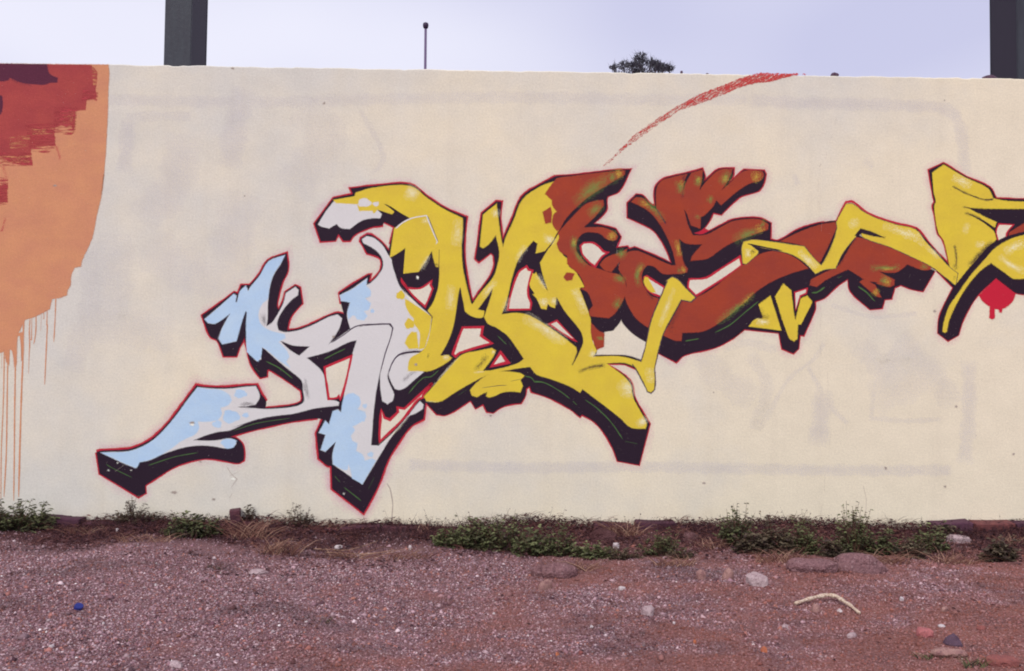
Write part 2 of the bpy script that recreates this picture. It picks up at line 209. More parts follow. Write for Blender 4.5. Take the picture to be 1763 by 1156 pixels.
('first_letter','red_outline','C',14.1,0,"-1144 963 -982 1033 -1003 928 -1026 829 -1047 768 -1056 789 -1068 777 -1118 770 -1130 853 -1140 914"),
('first_letter','grey_fill','P',0,0,"-925 1750 -897 1769 -854 1758 -800 1713 -767 1659 -753 1640 -738 1613 -725 1551 -690 1459 -628 1398 -550 1329 -511 1299 -492 1272 -492 1280 -502 1187 -528 1095 -547 1064 -624 1063 -693 1045 -731 1000 -757 939 -761 900 -737 839 -721 800 -729 762 -759 742 -790 761 -802 838 -803 931 -774 1046 -740 1154 -729 1208 -745 1233 -810 1235 -948 1222 -990 1202 -1009 1267 -1009 1306 -992 1364 -1050 1371 -1058 1405 -982 1445 -892 1511 -896 1469 -871 1480 -825 1527 -795 1581 -799 1632 -827 1674 -869 1704 -916 1727"),
('first_letter','grey_fill','P',0,0,"-752 931 -729 993 -692 1036 -624 1054 -524 1056 -593 1009 -631 947 -561 954 -540 940 -599 890 -653 843 -687 830 -712 835 -737 877"),
('first_letter','cut_back','P',0,0,"-796 704 -777 658 -743 645 -693 693 -697 720 -655 713 -484 872 -541 798 -544 783 -571 771 -605 728 -666 647 -803 512 -805 562"),
('first_letter','red_outline','C',15.7,0,"-796 704 -777 658 -743 645 -693 693 -697 720 -655 713 -484 872 -541 798 -544 783 -571 771 -605 728 -666 647 -803 512 -805 562"),
('first_letter','blue_fill','P',0,0,"-2492 433 -2425 434 -2327 440 -2244 470 -2176 512 -2116 570 -2049 651 -1974 755 -1915 833 -1854 824 -1777 819 -1724 789 -1708 758 -1731 727 -1776 712 -1768 673 -1790 635 -1851 627 -1912 626 -1904 588 -1926 550 -1971 527 -2017 503 -2054 472 -2122 428 -2198 393 -2261 377 -2273 350 -2284 343 -2349 369 -2425 403"),
('first_letter','blue_fill','P',0,0,"-1615 797 -1617 785 -1635 781 -1648 775 -1664 771 -1679 777 -1691 785 -1688 797 -1683 806 -1682 819 -1664 823 -1648 819 -1634 816 -1625 807"),
('first_letter','blue_fill','P',0,0,"-1656 657 -1660 639 -1684 632 -1700 623 -1723 615 -1743 626 -1757 640 -1756 657 -1751 671 -1748 692 -1723 697 -1701 690 -1681 686 -1667 674"),
('first_letter','blue_fill','P',0,0,"-1605 667 -1603 661 -1610 657 -1617 654 -1625 656 -1631 658 -1641 661 -1641 667 -1636 672 -1633 676 -1626 678 -1617 680 -1609 678 -1608 671"),
('first_letter','blue_fill','P',0,0,"-1769 611 -1772 603 -1773 592 -1787 590 -1799 593 -1810 595 -1817 602 -1824 610 -1821 620 -1808 623 -1800 629 -1787 632 -1776 627 -1768 620"),
('first_letter','blue_fill','P',0,0,"-1681 495 -1686 484 -1693 472 -1711 466 -1732 463 -1747 473 -1754 484 -1770 494 -1766 508 -1749 517 -1731 522 -1713 519 -1693 519 -1675 510"),
('first_letter','blue_fill','P',0,0,"-1619 1054 -1622 1131 -1625 1223 -1622 1296 -1629 1306 -1648 1253 -1684 1120 -1768 1100 -1790 1133 -1771 1191 -1721 1289 -1811 1226 -1857 1230 -1875 1251 -1797 1319 -1703 1405 -1689 1393 -1693 1356 -1683 1353 -1664 1422 -1631 1456 -1616 1421 -1601 1448 -1544 1522 -1492 1607 -1397 1645 -1428 1586 -1466 1524 -1488 1447 -1498 1378 -1531 1347 -1553 1285 -1537 1224 -1483 1186 -1391 1162 -1387 1141 -1428 1117 -1378 1064 -1362 1025 -1381 995 -1354 960 -1419 1002 -1481 1055 -1527 1085 -1534 1024 -1551 996 -1572 1012"),
('first_letter','blue_fill','P',0,0,"-1092 694 -1062 704 -1042 686 -1028 767 -1005 798 -967 806 -932 784 -924 745 -943 707 -897 692 -889 661 -911 638 -949 614 -972 603 -957 580 -983 545 -971 514 -941 499 -948 453 -909 430 -893 392 -848 408 -828 394 -907 252 -969 286 -977 330 -993 376 -1000 338 -1023 338 -1087 372 -1088 437 -1069 512 -1134 450 -1161 461 -1133 552 -1173 564 -1137 635 -1113 612"),
('first_letter','blue_fill','P',0,0,"-886 729 -886 724 -890 720 -894 716 -900 716 -903 721 -908 724 -910 728 -909 734 -905 738 -899 738 -895 739 -888 739 -886 734"),
('first_letter','blue_fill','P',0,0,"-897 644 -898 641 -899 636 -903 634 -907 635 -911 637 -913 640 -915 644 -915 648 -910 650 -907 652 -903 653 -899 651 -896 648"),
('first_letter','blue_fill','P',0,0,"-844 432 -846 427 -847 420 -855 417 -862 421 -869 422 -874 426 -877 432 -876 439 -868 441 -863 444 -855 448 -849 444 -844 438"),
('first_letter','blue_fill','P',0,0,"-1054 1405 -982 1442 -892 1506 -897 1465 -870 1434 -870 1403 -904 1388 -869 1357 -880 1318 -911 1310 -888 1280 -910 1254 -949 1260 -964 1283 -980 1283 -1003 1258 -1008 1306 -991 1362 -1049 1372"),
('first_letter','blue_fill','P',0,0,"-845 1311 -847 1306 -851 1303 -855 1301 -859 1302 -865 1302 -868 1306 -866 1311 -867 1316 -864 1320 -860 1322 -855 1323 -852 1319 -849 1315"),
('first_letter','dark_line','R',6.1,0,"-1104 1114 -1032 1162 -948 1219 -810 1232 -747 1233 -730 1208 -744 1147 -776 1050 -803 938"),
('first_letter','dark_line','R',7.9,0,"-674 1455 -597 1377 -550 1333 -510 1300 -489 1270 -489 1280 -501 1184 -524 1095 -551 1067 -624 1063 -693 1044 -731 996 -753 935"),
('first_letter','dark_mist','S',22.9,0.55,"-1526 1297 -1518 1255 -1505 1212"),
('first_letter','dark_mist','S',17.1,0.5,"-1278 870 -1256 821 -1240 766"),
('first_letter','dark_mist','S',20.0,0.6,"-1658 724 -1624 736 -1570 729"),
('first_letter','dark_mist','S',14.3,0.45,"-668 878 -623 924 -569 954"),
('first_letter','dark_mist','S',11.4,0.4,"-1265 896 -1250 827 -1242 773"),
('first_letter','dark_mist','S',17.1,0.5,"-685 1043 -624 1065 -547 1071"),
('first_letter','white_highlight','S',10.2,0.68,"-682 1455 -612 1375 -550 1326"),
('first_letter','white_highlight','S',9.4,0.595,"-511 1249 -518 1172 -547 1083 -593 1071"),
('first_letter','white_highlight','S',10.2,0.51,"-818 481 -696 585 -620 678"),
('first_letter','green_line','R',3.9,0,"-2462 363 -2424 340 -2306 284"),
('first_letter','green_line','R',4.3,0,"-2205 357 -2152 376 -2046 411 -1909 437"),
('first_letter','green_line','R',3.6,0,"-1695 572 -1549 619 -1354 650"),
('first_letter','green_line','R',6.1,0,"-1502 997 -1419 955 -1339 893"),
('first_letter','green_line','R',5.0,0,"-1569 957 -1541 932"),
('first_letter','green_line','R',6.1,0,"-1148 1013 -1090 1044 -1020 1078"),
('first_letter','green_line','R',9.3,0,"-1076 299 -1045 265"),
('first_letter','green_line','R',5.4,0,"-1018 230 -968 192 -914 150"),
('first_letter','green_line','R',3.6,0,"-869 223 -835 293"),
('first_letter','green_line','R',3.6,0,"-622 824 -599 855"),
('first_letter','green_line','R',4.3,0,"-561 886 -538 906 -492 910"),
('second_letter','grey_fill','P',0,0,"-1193 1839 -1148 1917 -1091 1991 -957 1977 -833 1944 -802 1906 -817 1877 -894 1872 -955 1848 -1001 1813 -1055 1820 -1082 1844 -1128 1815 -1178 1828"),
('second_letter','yellow_fill','P',0,0,"-967 2035 -866 2066 -635 2082 -526 2006 -425 1941 -310 1887 -310 1811 -316 1695 -306 1579 -281 1463 -254 1363 -244 1358 -199 1424 -118 1525 -94 1591 -81 1676 -105 1788 -144 1734 -182 1705 -201 1714 -194 1799 -184 1911 -103 1977 -92 1893 -78 1793 -60 1708 -43 1770 2 1871 59 2007 171 2090 257 2122 288 2006 282 1805 306 1673 341 1642 346 1596 388 1565 444 1473 416 1467 464 1336 488 1243 493 1150 524 1081 501 1042 668 1045 785 1017 762 984 692 1008 583 1003 724 890 752 786 834 636 827 603 737 610 671 669 437 845 422 822 359 860 235 906 154 932 114 978 26 966 -75 948 -217 940 -356 994 -368 1021 -418 995 -533 952 -621 945 -633 984 -618 1026 -557 1062 -527 1100 -501 1193 -486 1278 -517 1316 -483 1371 -461 1464 -451 1611 -453 1693 -492 1685 -575 1553 -671 1540 -661 1691 -753 1642 -728 1822 -686 1851 -640 1881 -757 1957 -795 1972 -729 1922 -744 1903 -833 1932 -852 1905 -864 1927 -945 1926 -957 1966 -1087 1972 -1103 1989 -973 2013"),
('second_letter','black_shadow','P',0,0,"-741 1613 -707 1660 -662 1696 -675 1540 -575 1553 -496 1681 -474 1589 -451 1585 -457 1462 -485 1384 -528 1328 -597 1383 -659 1444 -698 1513 -726 1563"),
('second_letter','cut_back','P',0,0,"-680 1509 -647 1454 -567 1453 -498 1498 -504 1475 -490 1452 -512 1392 -535 1341 -597 1395 -651 1456 -675 1486"),
('second_letter','red_outline','C',12.6,0,"-680 1509 -647 1454 -567 1453 -498 1498 -504 1475 -490 1452 -512 1392 -535 1341 -597 1395 -651 1456 -675 1486"),
('second_letter','yellow_fill','P',0,0,"-496 1724 -453 1693 -456 1585 -472 1589 -492 1662"),
('second_letter','black_shadow','P',0,0,"-321 1461 -306 1388 -291 1311 -251 1284 -197 1272 -174 1281 -150 1239 -96 1214 -26 1163 29 1090 73 1025 30 997 -94 962 -217 941 -356 994 -372 1017 -438 1040 -388 1133 -362 1210 -344 1310 -331 1411"),
('second_letter','black_shadow','P',0,0,"-121 1456 -136 1398 -174 1281 -170 1320 -209 1327 -175 1374"),
('second_letter','cut_back','P',0,0,"-303 1214 -181 1218 -190 1165 -124 1120 -318 1060 -345 1036 -362 1052 -334 1133"),
('second_letter','red_outline','C',15.7,0,"-303 1214 -181 1218 -190 1165 -124 1120 -318 1060 -345 1036 -362 1052 -334 1133"),
('second_letter','black_shadow','P',0,0,"-62 1300 -32 1385 -2 1517 35 1633 73 1688 127 1751 150 1735 139 1673 210 1693 167 1619 183 1550 216 1448 152 1532 113 1565 106 1479 138 1425 177 1339 208 1332 216 1364 262 1340 273 1404 324 1319 418 1204 438 1142 419 1080 389 1018 372 991 402 1068 396 1103 271 1195 108 1294 23 1310"),
('second_letter','yellow_fill','P',0,0,"144 1556 211 1449 223 1426 262 1404 266 1373 262 1343 239 1349 219 1372 210 1332 181 1337 153 1395 128 1422 141 1429 110 1479 115 1532"),
('second_letter','cut_back','P',0,0,"86 1595 98 1574 122 1569 97 1471 99 1410 115 1371 111 1331 -28 1327 -9 1424 36 1556"),
('second_letter','red_outline','C',12.6,0,"86 1595 98 1574 122 1569 97 1471 99 1410 115 1371 111 1331 -28 1327 -9 1424 36 1556"),
('second_letter','cut_back','P',0,0,"275 1263 396 1138 357 1157 228 1241"),
('second_letter','red_outline','C',11.0,0,"275 1263 396 1138 357 1157 228 1241"),
('second_letter','black_shadow','R',8.9,0,"289 1824 243 1742 205 1691 167 1621"),
('second_letter','yellow_fill','P',0,0,"-535 789 -489 840 -391 956 -307 1046 -214 1070 -122 1090 -100 1075 -114 1040 -152 985 -178 950 -90 953 18 985 95 1018 115 984 18 968 -74 947 -167 917 -274 861 -351 814 -442 759 -519 761"),
('second_letter','cut_back','P',0,0,"-70 1064 -23 1003 -123 979"),
('second_letter','red_outline','C',18.9,0,"-70 1064 -23 1003 -123 979"),
('second_letter','yellow_fill','P',0,0,"-254 830 -213 877 -151 922 -74 946 49 937 77 922 54 894 69 860 54 821 -4 826 -58 818 -104 797 -138 787 -154 796 -146 823 -181 808 -212 788 -243 800"),
('second_letter','dark_line','R',2.9,0,"-181 845 -89 859 -27 863"),
('second_letter','dark_line','R',5.7,0,"-4 888 77 906"),
('second_letter','yellow_fill','P',0,0,"-516 1022 -439 1038 -393 1046 -368 1027 -400 999 -500 948 -592 948 -634 947 -635 978 -608 1017"),
('second_letter','black_shadow','P',0,0,"-833 1932 -741 1903 -725 1922 -757 1954 -636 1883 -686 1853 -724 1826 -802 1866 -863 1878 -811 1879"),
('second_letter','grey_fill','P',0,0,"-833 1930 -808 1906 -816 1881 -879 1880"),
('second_letter','black_shadow','P',0,0,"-955 1846 -910 1870 -817 1879 -786 1866 -802 1840 -863 1828 -939 1800"),
('second_letter','grey_fill','P',0,0,"-867 1976 -875 1965 -888 1957 -904 1953 -921 1954 -941 1953 -953 1963 -947 1975 -947 1985 -939 1995 -923 2001 -903 2002 -892 1992 -881 1985"),
('second_letter','grey_fill','P',0,0,"-828 1969 -828 1964 -833 1959 -839 1955 -847 1955 -852 1960 -857 1963 -862 1968 -859 1974 -854 1978 -846 1979 -840 1979 -831 1980 -827 1975"),
('second_letter','yellow_fill','P',0,0,"-660 1410 -662 1399 -667 1388 -680 1386 -690 1390 -702 1388 -711 1397 -710 1409 -708 1420 -699 1426 -691 1434 -679 1438 -671 1427 -665 1419"),
('second_letter','yellow_fill','P',0,0,"-602 1234 -602 1220 -611 1210 -625 1211 -636 1206 -649 1208 -655 1221 -658 1234 -652 1245 -646 1256 -637 1268 -624 1263 -615 1254 -605 1247"),
('second_letter','yellow_fill','P',0,0,"-657 1386 -620 1364 -550 1318 -496 1279 -508 1187 -536 1087 -570 1079 -565 1179 -603 1240 -601 1267 -627 1294 -654 1348"),
('second_letter','yellow_fill','P',0,0,"-616 1185 -585 1181 -574 1085 -632 1082 -655 1117 -640 1155"),
('second_letter','grey_fill','R',7.9,0,"-721 1818 -679 1855 -617 1885 -533 1901 -501 1824 -464 1740 -473 1726"),
('second_letter','dark_line','R',4.3,0,"-525 1898 -493 1824 -459 1740"),
('second_letter','dark_line','R',5.7,0,"-452 1693 -452 1570"),
('second_letter','white_highlight','S',51.1,0.7224999999999999,"-665 2058 -627 2043 -580 2021"),
('second_letter','white_highlight','S',39.3,0.425,"-340 1888 -339 1811 -349 1710"),
('second_letter','white_highlight','S',35.4,0.425,"-376 1480 -379 1403 -386 1318"),
('second_letter','white_highlight','S',23.6,0.51,"-99 1506 -137 1459 -183 1397"),
('second_letter','white_highlight','S',43.2,0.6375,"69 1293 155 1240 271 1168 342 1126"),
('second_letter','white_highlight','S',39.3,0.51,"378 1459 425 1382 464 1305"),
('second_letter','white_highlight','S',27.5,0.68,"513 1081 482 1038"),
('second_letter','white_highlight','S',55.0,0.68,"677 902 716 848 728 786"),
('second_letter','white_highlight','S',43.2,0.765,"795 670 827 624"),
('second_letter','white_highlight','S',31.4,0.595,"-111 1947 -99 1893"),
('second_letter','white_highlight','S',43.2,0.7224999999999999,"235 1789 216 1734"),
('second_letter','white_highlight','S',23.6,0.51,"89 1721 50 1678 28 1616"),
('second_letter','white_highlight','S',35.4,0.4675,"382 1465 409 1395"),
('second_letter','white_highlight','S',19.6,0.595,"152 1549 207 1457"),
('second_letter','white_highlight','S',31.4,0.6375,"192 1403 200 1349"),
('second_letter','white_highlight','S',23.6,0.68,"254 1407 262 1357"),
('second_letter','white_highlight','S',23.6,0.425,"-20 1406 -51 1313"),
('second_letter','white_highlight','S',7.9,0.51,"-486 848 -391 964 -314 1042"),
('second_letter','white_highlight','S',15.7,0.7224999999999999,"-114 1078 -114 1051"),
('second_letter','white_highlight','S',19.6,0.7224999999999999,"-426 1028 -380 1032"),
('second_letter','white_highlight','S',7.9,0.595,"-232 941 -163 945"),
('second_letter','white_highlight','S',23.6,0.425,"-544 1886 -532 1847"),
('second_letter','white_highlight','S',19.6,0.425,"-568 1561 -507 1662"),
('second_letter','white_highlight','S',6.3,0.425,"-527 759 -442 758"),
('second_letter','dark_mist','S',17.1,0.8,"409 948 482 976 579 992"),
('second_letter','dark_mist','S',22.9,0.5,"-229 953 -194 988 -149 1050"),
('second_letter','dark_mist','S',8.6,0.5,"-764 1956 -788 1968"),
('second_letter','dark_mist','S',14.3,0.5,"-472 1616 -464 1585"),
('second_letter','dark_mist','S',8.6,0.4,"-516 1022 -509 1056"),
('second_letter','dark_mist','S',8.6,0.8,"404 1072 389 1026 370 987"),
('second_letter','green_line','R',4.6,0,"-631 807 -548 900 -494 912 -448 951"),
('second_letter','green_line','R',4.3,0,"-88 1166 -49 1128 -33 1113"),
('second_letter','green_line','R',5.4,0,"80 919 119 911 142 884 197 881 259 854"),
('second_letter','green_line','R',4.6,0,"142 889 197 882 298 829 360 783"),
('second_letter','green_line','R',10.7,0,"379 768 403 745"),
('second_letter','green_line','R',5.4,0,"453 778 531 723 617 638 687 538"),
('second_letter','green_line','R',4.6,0,"703 524 777 509"),
('second_letter','green_line','R',3.6,0,"-18 1128 -2 1097"),
('second_letter','green_line','R',3.6,0,"-327 799 -274 834"),
('third_letter','rust_fill','P',0,0,"257 2124 229 2091 198 2044 241 2006 245 1971 273 1936 250 1913 246 1858 274 1816 286 1827 328 1898 406 1981 485 2045 569 2099 643 2144 685 2170 687 2193 537 2178 378 2156 273 2140"),
('third_letter','rust_fill','P',0,0,"276 1800 307 1837 380 1917 448 1982 506 2003 554 2009 559 1978 512 1914 455 1860 434 1838 486 1840 550 1840 613 1820 648 1789 640 1767 614 1761 577 1771 540 1802 487 1812 439 1806 408 1781 392 1738 391 1696 415 1661 462 1611 508 1592 602 1562 664 1547 696 1509 696 1424 635 1314 596 1283 480 1293 472 1328 456 1367 416 1459 447 1467 431 1514 400 1560 369 1583 337 1614 337 1664 290 1691 271 1737 274 1742 290 1785"),
('third_letter','black_shadow','P',0,0,"418 1459 463 1437 495 1359 473 1327 448 1382"),
('third_letter','rust_fill','P',0,0,"488 1251 535 1201 568 1186 567 1105 524 1087 500 1143 487 1197"),
('third_letter','rust_fill','P',0,0,"184 1931 230 1963 238 1928 235 1868 200 1860"),
('third_letter','rust_fill','P',0,0,"315 1530 334 1559 381 1554 366 1515 335 1509"),
('third_letter','cut_back','P',0,0,"418 1725 437 1744 492 1745 531 1722 562 1691 591 1687 555 1664 528 1629 508 1598 469 1628 430 1674"),
('third_letter','red_outline','C',12.6,0,"418 1725 437 1744 492 1745 531 1722 562 1691 591 1687 555 1664 528 1629 508 1598 469 1628 430 1674"),
('third_letter','green_highlight','S',53.4,0.75,"374 1981 448 2050 537 2115 611 2158"),
('third_letter','yellow_highlight','S',39.3,0.558,"616 2166 653 2175 679 2180"),
('third_letter','green_highlight','S',49.3,0.8,"584 2142 642 2161"),
('third_letter','green_highlight','S',41.1,0.75,"459 1913 507 1951 543 1991"),
('third_letter','yellow_highlight','S',35.4,0.496,"538 1991 549 1978"),
('third_letter','green_highlight','S',32.9,0.9,"389 1786 376 1733 385 1691"),
('third_letter','yellow_highlight','S',19.6,0.434,"381 1770 377 1722"),
('third_letter','yellow_highlight','S',35.4,0.589,"587 1804 614 1791 640 1783"),
('third_letter','green_highlight','S',24.6,0.7,"375 1722 403 1661 454 1599"),
('third_letter','green_highlight','S',24.6,0.8,"618 1535 657 1524 696 1501"),
('third_letter','green_highlight','S',28.7,0.75,"627 1338 650 1377 665 1412"),
('third_letter','yellow_highlight','S',19.6,0.372,"638 1361 650 1384"),
('third_letter','green_highlight','S',28.7,0.85,"543 1170 543 1143"),
('fourth_letter','cut_back','P',0,0,"814 1535 829 1542 939 1475 920 1416 861 1439 826 1473"),
('fourth_letter','red_outline','C',12.6,0,"814 1535 829 1542 939 1475 920 1416 861 1439 826 1473"),
('fourth_letter','yellow_fill','P',0,0,"818 1537 833 1535 873 1466 884 1443 857 1444 826 1477 812 1508"),
('fourth_letter','cut_back','P',0,0,"1094 1527 1196 1536 1266 1579 1406 1670 1418 1616 1328 1549 1134 1424 1085 1476 1088 1507"),
('fourth_letter','red_outline','C',12.6,0,"1094 1527 1196 1536 1266 1579 1406 1670 1418 1616 1328 1549 1134 1424 1085 1476 1088 1507"),
('fourth_letter','rust_fill','P',0,0,"539 1612 578 1655 663 1687 706 1711 694 1672 648 1617 610 1566 563 1581"),
('fourth_letter','rust_fill','P',0,0,"730 2001 757 2029 800 2024 840 1983 887 1953 886 2081 916 2132 983 2156 1084 2181 1170 2205 1166 2139 1155 2084 1209 2148 1275 2205 1357 2212 1334 2149 1288 2078 1334 2118 1432 2201 1545 2199 1553 2175 1530 2144 1460 2124 1382 2072 1288 1989 1257 2020 1234 1976 1179 1921 1160 1913 1158 1842 1102 1860 1071 1943 1056 1959 1080 1866 1112 1797 1196 1803 1297 1856 1375 1892 1524 1902 1583 1872 1579 1840 1493 1808 1384 1768 1306 1728 1205 1657 1103 1643 1111 1671 1174 1744 1071 1749 1024 1779 1057 1624 1082 1592 1078 1570 1026 1560 979 1565 924 1592 947 1609 979 1609 1010 1610 1000 1662 986 1709 946 1802 899 1879 844 1940 789 1975"),
('fourth_letter','rust_fill','P',0,0,"656 1588 673 1654 711 1689 766 1698 820 1679 914 1637 985 1609 1031 1592 1063 1569 1000 1559 930 1560 876 1602 837 1612 817 1597 798 1551 802 1504 826 1454 877 1412 1002 1391 1134 1414 1235 1468 1328 1541 1430 1620 1529 1685 1607 1705 1693 1691 1764 1657 1831 1603 1725 1570 1616 1524 1514 1459 1436 1388 1359 1318 1314 1284 1190 1209 1050 1196 1046 1146 1003 1149 855 1218 769 1279 722 1348 694 1425 705 1495 666 1565"),
('fourth_letter','rust_fill','P',0,0,"1657 1768 1763 1820 1841 1852 1920 1877 2022 1892 2006 1854 1960 1745 1905 1639 1889 1642 1810 1735 1732 1758"),
('fourth_letter','rust_fill','P',0,0,"2019 1618 2128 1799 2183 1788 2341 1739 2499 1671 2602 1625 2602 1605 2554 1599 2452 1635 2397 1590 2357 1581 2271 1588 2373 1536 2369 1505 2342 1493 2243 1518 2289 1428 2264 1434 2185 1495 2155 1522 2184 1538 2133 1569 2082 1600 1949 1536 1886 1488 1843 1499 1851 1531 1909 1563 1988 1602"),
('fourth_letter','black_shadow','P',0,0,"1078 2177 1100 2185 1069 2130 1053 2083 1057 2130"),
('fourth_letter','black_shadow','P',0,0,"1170 2155 1178 2132 1156 2083"),
('fourth_letter','black_shadow','P',0,0,"890 1953 946 1876 934 1883"),
('fourth_letter','dark_line','R',5.7,0,"887 1957 922 1903 946 1864"),
('fourth_letter','black_shadow','P',0,0,"2220 1523 2263 1520 2244 1508"),
('fourth_letter','dark_mist','S',22.9,0.35,"972 1195 987 1242 1002 1273 1033 1375"),
('fourth_letter','dark_mist','S',14.3,0.4,"1053 2177 1049 2083 1042 2021"),
('fourth_letter','dark_mist','S',14.3,0.5,"830 1450 877 1396"),
('fourth_letter','green_highlight','S',37.0,0.85,"1026 2141 1034 2099 1029 2052"),
('fourth_letter','yellow_highlight','S',23.6,0.372,"1045 2138 1042 2099"),
('fourth_letter','green_highlight','S',32.9,0.85,"1150 2170 1143 2131 1138 2100"),
('fourth_letter','yellow_highlight','S',19.6,0.372,"1150 2162 1143 2123"),
('fourth_letter','green_highlight','S',37.0,0.85,"1342 2196 1319 2165 1288 2113"),
('fourth_letter','yellow_highlight','S',23.6,0.434,"1322 2172 1299 2133"),
('fourth_letter','yellow_highlight','S',35.4,0.527,"1475 2151 1514 2171 1542 2183"),
('fourth_letter','green_highlight','S',24.6,0.8,"1233 2047 1206 1999"),
('fourth_letter','green_highlight','S',24.6,0.5,"1144 1929 1141 1897"),
('fourth_letter','green_highlight','S',28.7,0.75,"769 2013 812 1998 867 1960 938 1879"),
('fourth_letter','yellow_highlight','S',23.6,0.434,"789 2008 844 1975"),
('fourth_letter','yellow_highlight','S',23.6,0.527,"1015 1775 1021 1725 1033 1663"),
('fourth_letter','yellow_highlight','S',27.5,0.558,"1033 1585 1072 1585"),
('fourth_letter','green_highlight','S',24.6,0.6,"1018 1581 1041 1581"),
('fourth_letter','green_highlight','S',37.0,0.85,"1360 1768 1454 1812 1555 1848"),
('fourth_letter','yellow_highlight','S',31.4,0.496,"1501 1832 1563 1856"),
('fourth_letter','green_highlight','S',32.9,0.7,"1532 1879 1563 1867"),
('fourth_letter','green_highlight','S',24.6,0.9,"813 1621 778 1581 769 1527 783 1473"),
('fourth_letter','yellow_highlight','S',11.8,0.372,"798 1609 775 1558"),
('fourth_letter','green_highlight','S',24.6,0.85,"623 1532 666 1530 693 1507"),
('fourth_letter','green_highlight','S',32.9,0.85,"649 1654 680 1689 696 1705"),
('fourth_letter','green_highlight','S',28.7,0.8,"632 1339 652 1378 663 1406"),
('fourth_letter','green_highlight','S',28.7,0.7,"1260 1253 1345 1316 1431 1386 1501 1445"),
('fourth_letter','yellow_highlight','S',15.7,0.372,"1408 1363 1493 1441"),
('fourth_letter','green_highlight','S',22.6,0.9,"2216 1609 2294 1610 2373 1611 2408 1627"),
('fourth_letter','yellow_highlight','S',11.8,0.434,"2294 1604 2365 1603"),
('fourth_letter','green_highlight','S',37.0,0.8,"2279 1539 2342 1524"),
('fourth_letter','yellow_highlight','S',27.5,0.496,"2302 1528 2354 1517"),
('fourth_letter','yellow_highlight','S',27.5,0.527,"2240 1472 2271 1442"),
('fourth_letter','green_highlight','S',24.6,0.75,"2531 1624 2586 1617"),
('fourth_letter','green_line','R',7.1,0,"1070 1144 1112 1152 1155 1160"),
('fourth_letter','green_line','R',5.7,0,"1253 1198 1346 1246 1439 1324 1525 1395"),
('fourth_letter','green_line','R',9.3,0,"1855 1451 1890 1455 1937 1487"),
('fourth_letter','green_line','R',7.1,0,"2145 1493 2197 1458 2252 1401"),
('fourth_letter','green_line','R',5.7,0,"2019 1544 2043 1556"),
('fourth_letter','cut_back','P',0,0,"1749 1452 1827 1478 1821 1447 1785 1431 1756 1343"),
('fourth_letter','red_outline','C',9.4,0,"1749 1452 1827 1478 1821 1447 1785 1431 1756 1343"),
('second_letter','dark_line','R',17.9,0,"769 1021 800 1010 823 1084 842 1177 865 1278 922 1418 964 1519 954 1517 989 1537 1024 1518 1071 1468 1128 1414 1103 1392 1041 1402 1033 1382 987 1296 933 1195 903 1094 891 1040 876 962 879 950 878 849 860 827 841 835 817 887 770 972 746 1001"),
('second_letter','yellow_fill','P',0,0,"769 1021 800 1010 823 1084 842 1177 865 1278 922 1418 964 1519 954 1517 989 1537 1024 1518 1071 1468 1128 1414 1103 1392 1041 1402 1033 1382 987 1296 933 1195 903 1094 891 1040 876 962 879 950 878 849 860 827 841 835 817 887 770 972 746 1001"),
('second_letter','white_highlight','S',19.6,0.3825,"1001 1475 955 1350 909 1226"),
('second_letter','white_highlight','S',31.4,0.3825,"851 980 856 880"),
('second_letter','dark_mist','S',14.3,0.5,"1048 1398 1014 1336 956 1219"),
('fifth_letter','cut_back','P',0,0,"3027 1892 3120 1888 3080 1840 3075 1811 3025 1783 3011 1846"),
('fifth_letter','red_outline','C',9.4,0,"3027 1892 3120 1888 3080 1840 3075 1811 3025 1783 3011 1846"),
('fifth_letter','rust_fill','P',0,0,"3088 1808 3094 1840 3187 1897 3358 1996 3358 1882 3187 1838"),
('fifth_letter','yellow_fill','P',0,0,"2608 2206 2678 2256 2823 2175 2958 2112 2991 2050 3068 2036 3186 2032 3358 2035 3358 1990 3187 1989 2939 1988 2824 1993 2914 1946 3012 1903 3002 1871 2940 1908 2830 1957 2940 1892 2995 1845 3011 1795 2940 1730 2863 1640 2838 1616 2761 1510 2710 1552 2684 1596 2719 1628 2683 1780 2648 1835 2628 1936 2622 2000 2631 2025 2618 2089"),
('fifth_letter','dark_line','C',11.4,0,"1430 1760 1489 1773 1614 1762 1708 1749 1806 1737 1866 1665 1915 1618 1968 1721 2014 1854 2010 1891 2068 2003 2107 2004 2182 1952 2261 1916 2380 1879 2502 1850 2565 1777 2641 1696 2708 1626 2768 1580 2756 1509 2681 1567 2602 1625 2499 1674 2341 1743 2183 1796 2159 1827 2132 1807 2050 1705 2007 1618 2003 1605 1937 1598 1878 1570 1827 1626 1748 1680 1669 1706 1552 1728 1466 1747 1519 1704 1517 1691 1447 1626 1427 1629 1419 1723"),
('fifth_letter','yellow_fill','P',0,0,"1430 1760 1489 1773 1614 1762 1708 1749 1806 1737 1866 1665 1915 1618 1968 1721 2014 1854 2010 1891 2068 2003 2107 2004 2182 1952 2261 1916 2380 1879 2502 1850 2565 1777 2641 1696 2708 1626 2768 1580 2756 1509 2681 1567 2602 1625 2499 1674 2341 1743 2183 1796 2159 1827 2132 1807 2050 1705 2007 1618 2003 1605 1937 1598 1878 1570 1827 1626 1748 1680 1669 1706 1552 1728 1466 1747 1519 1704 1517 1691 1447 1626 1427 1629 1419 1723"),
('fifth_letter','black_shadow','P',0,0,"2159 1853 2230 1832 2309 1797 2215 1812 2167 1825 2136 1803 2124 1811"),
('fifth_letter','black_shadow','R',7.9,0,"1454 1750 1552 1731 1669 1710"),
('fifth_letter','yellow_fill','P',0,0,"1678 1504 1726 1465 1750 1290 1770 1271 1766 1166 1747 1150 1715 1173 1628 1425"),
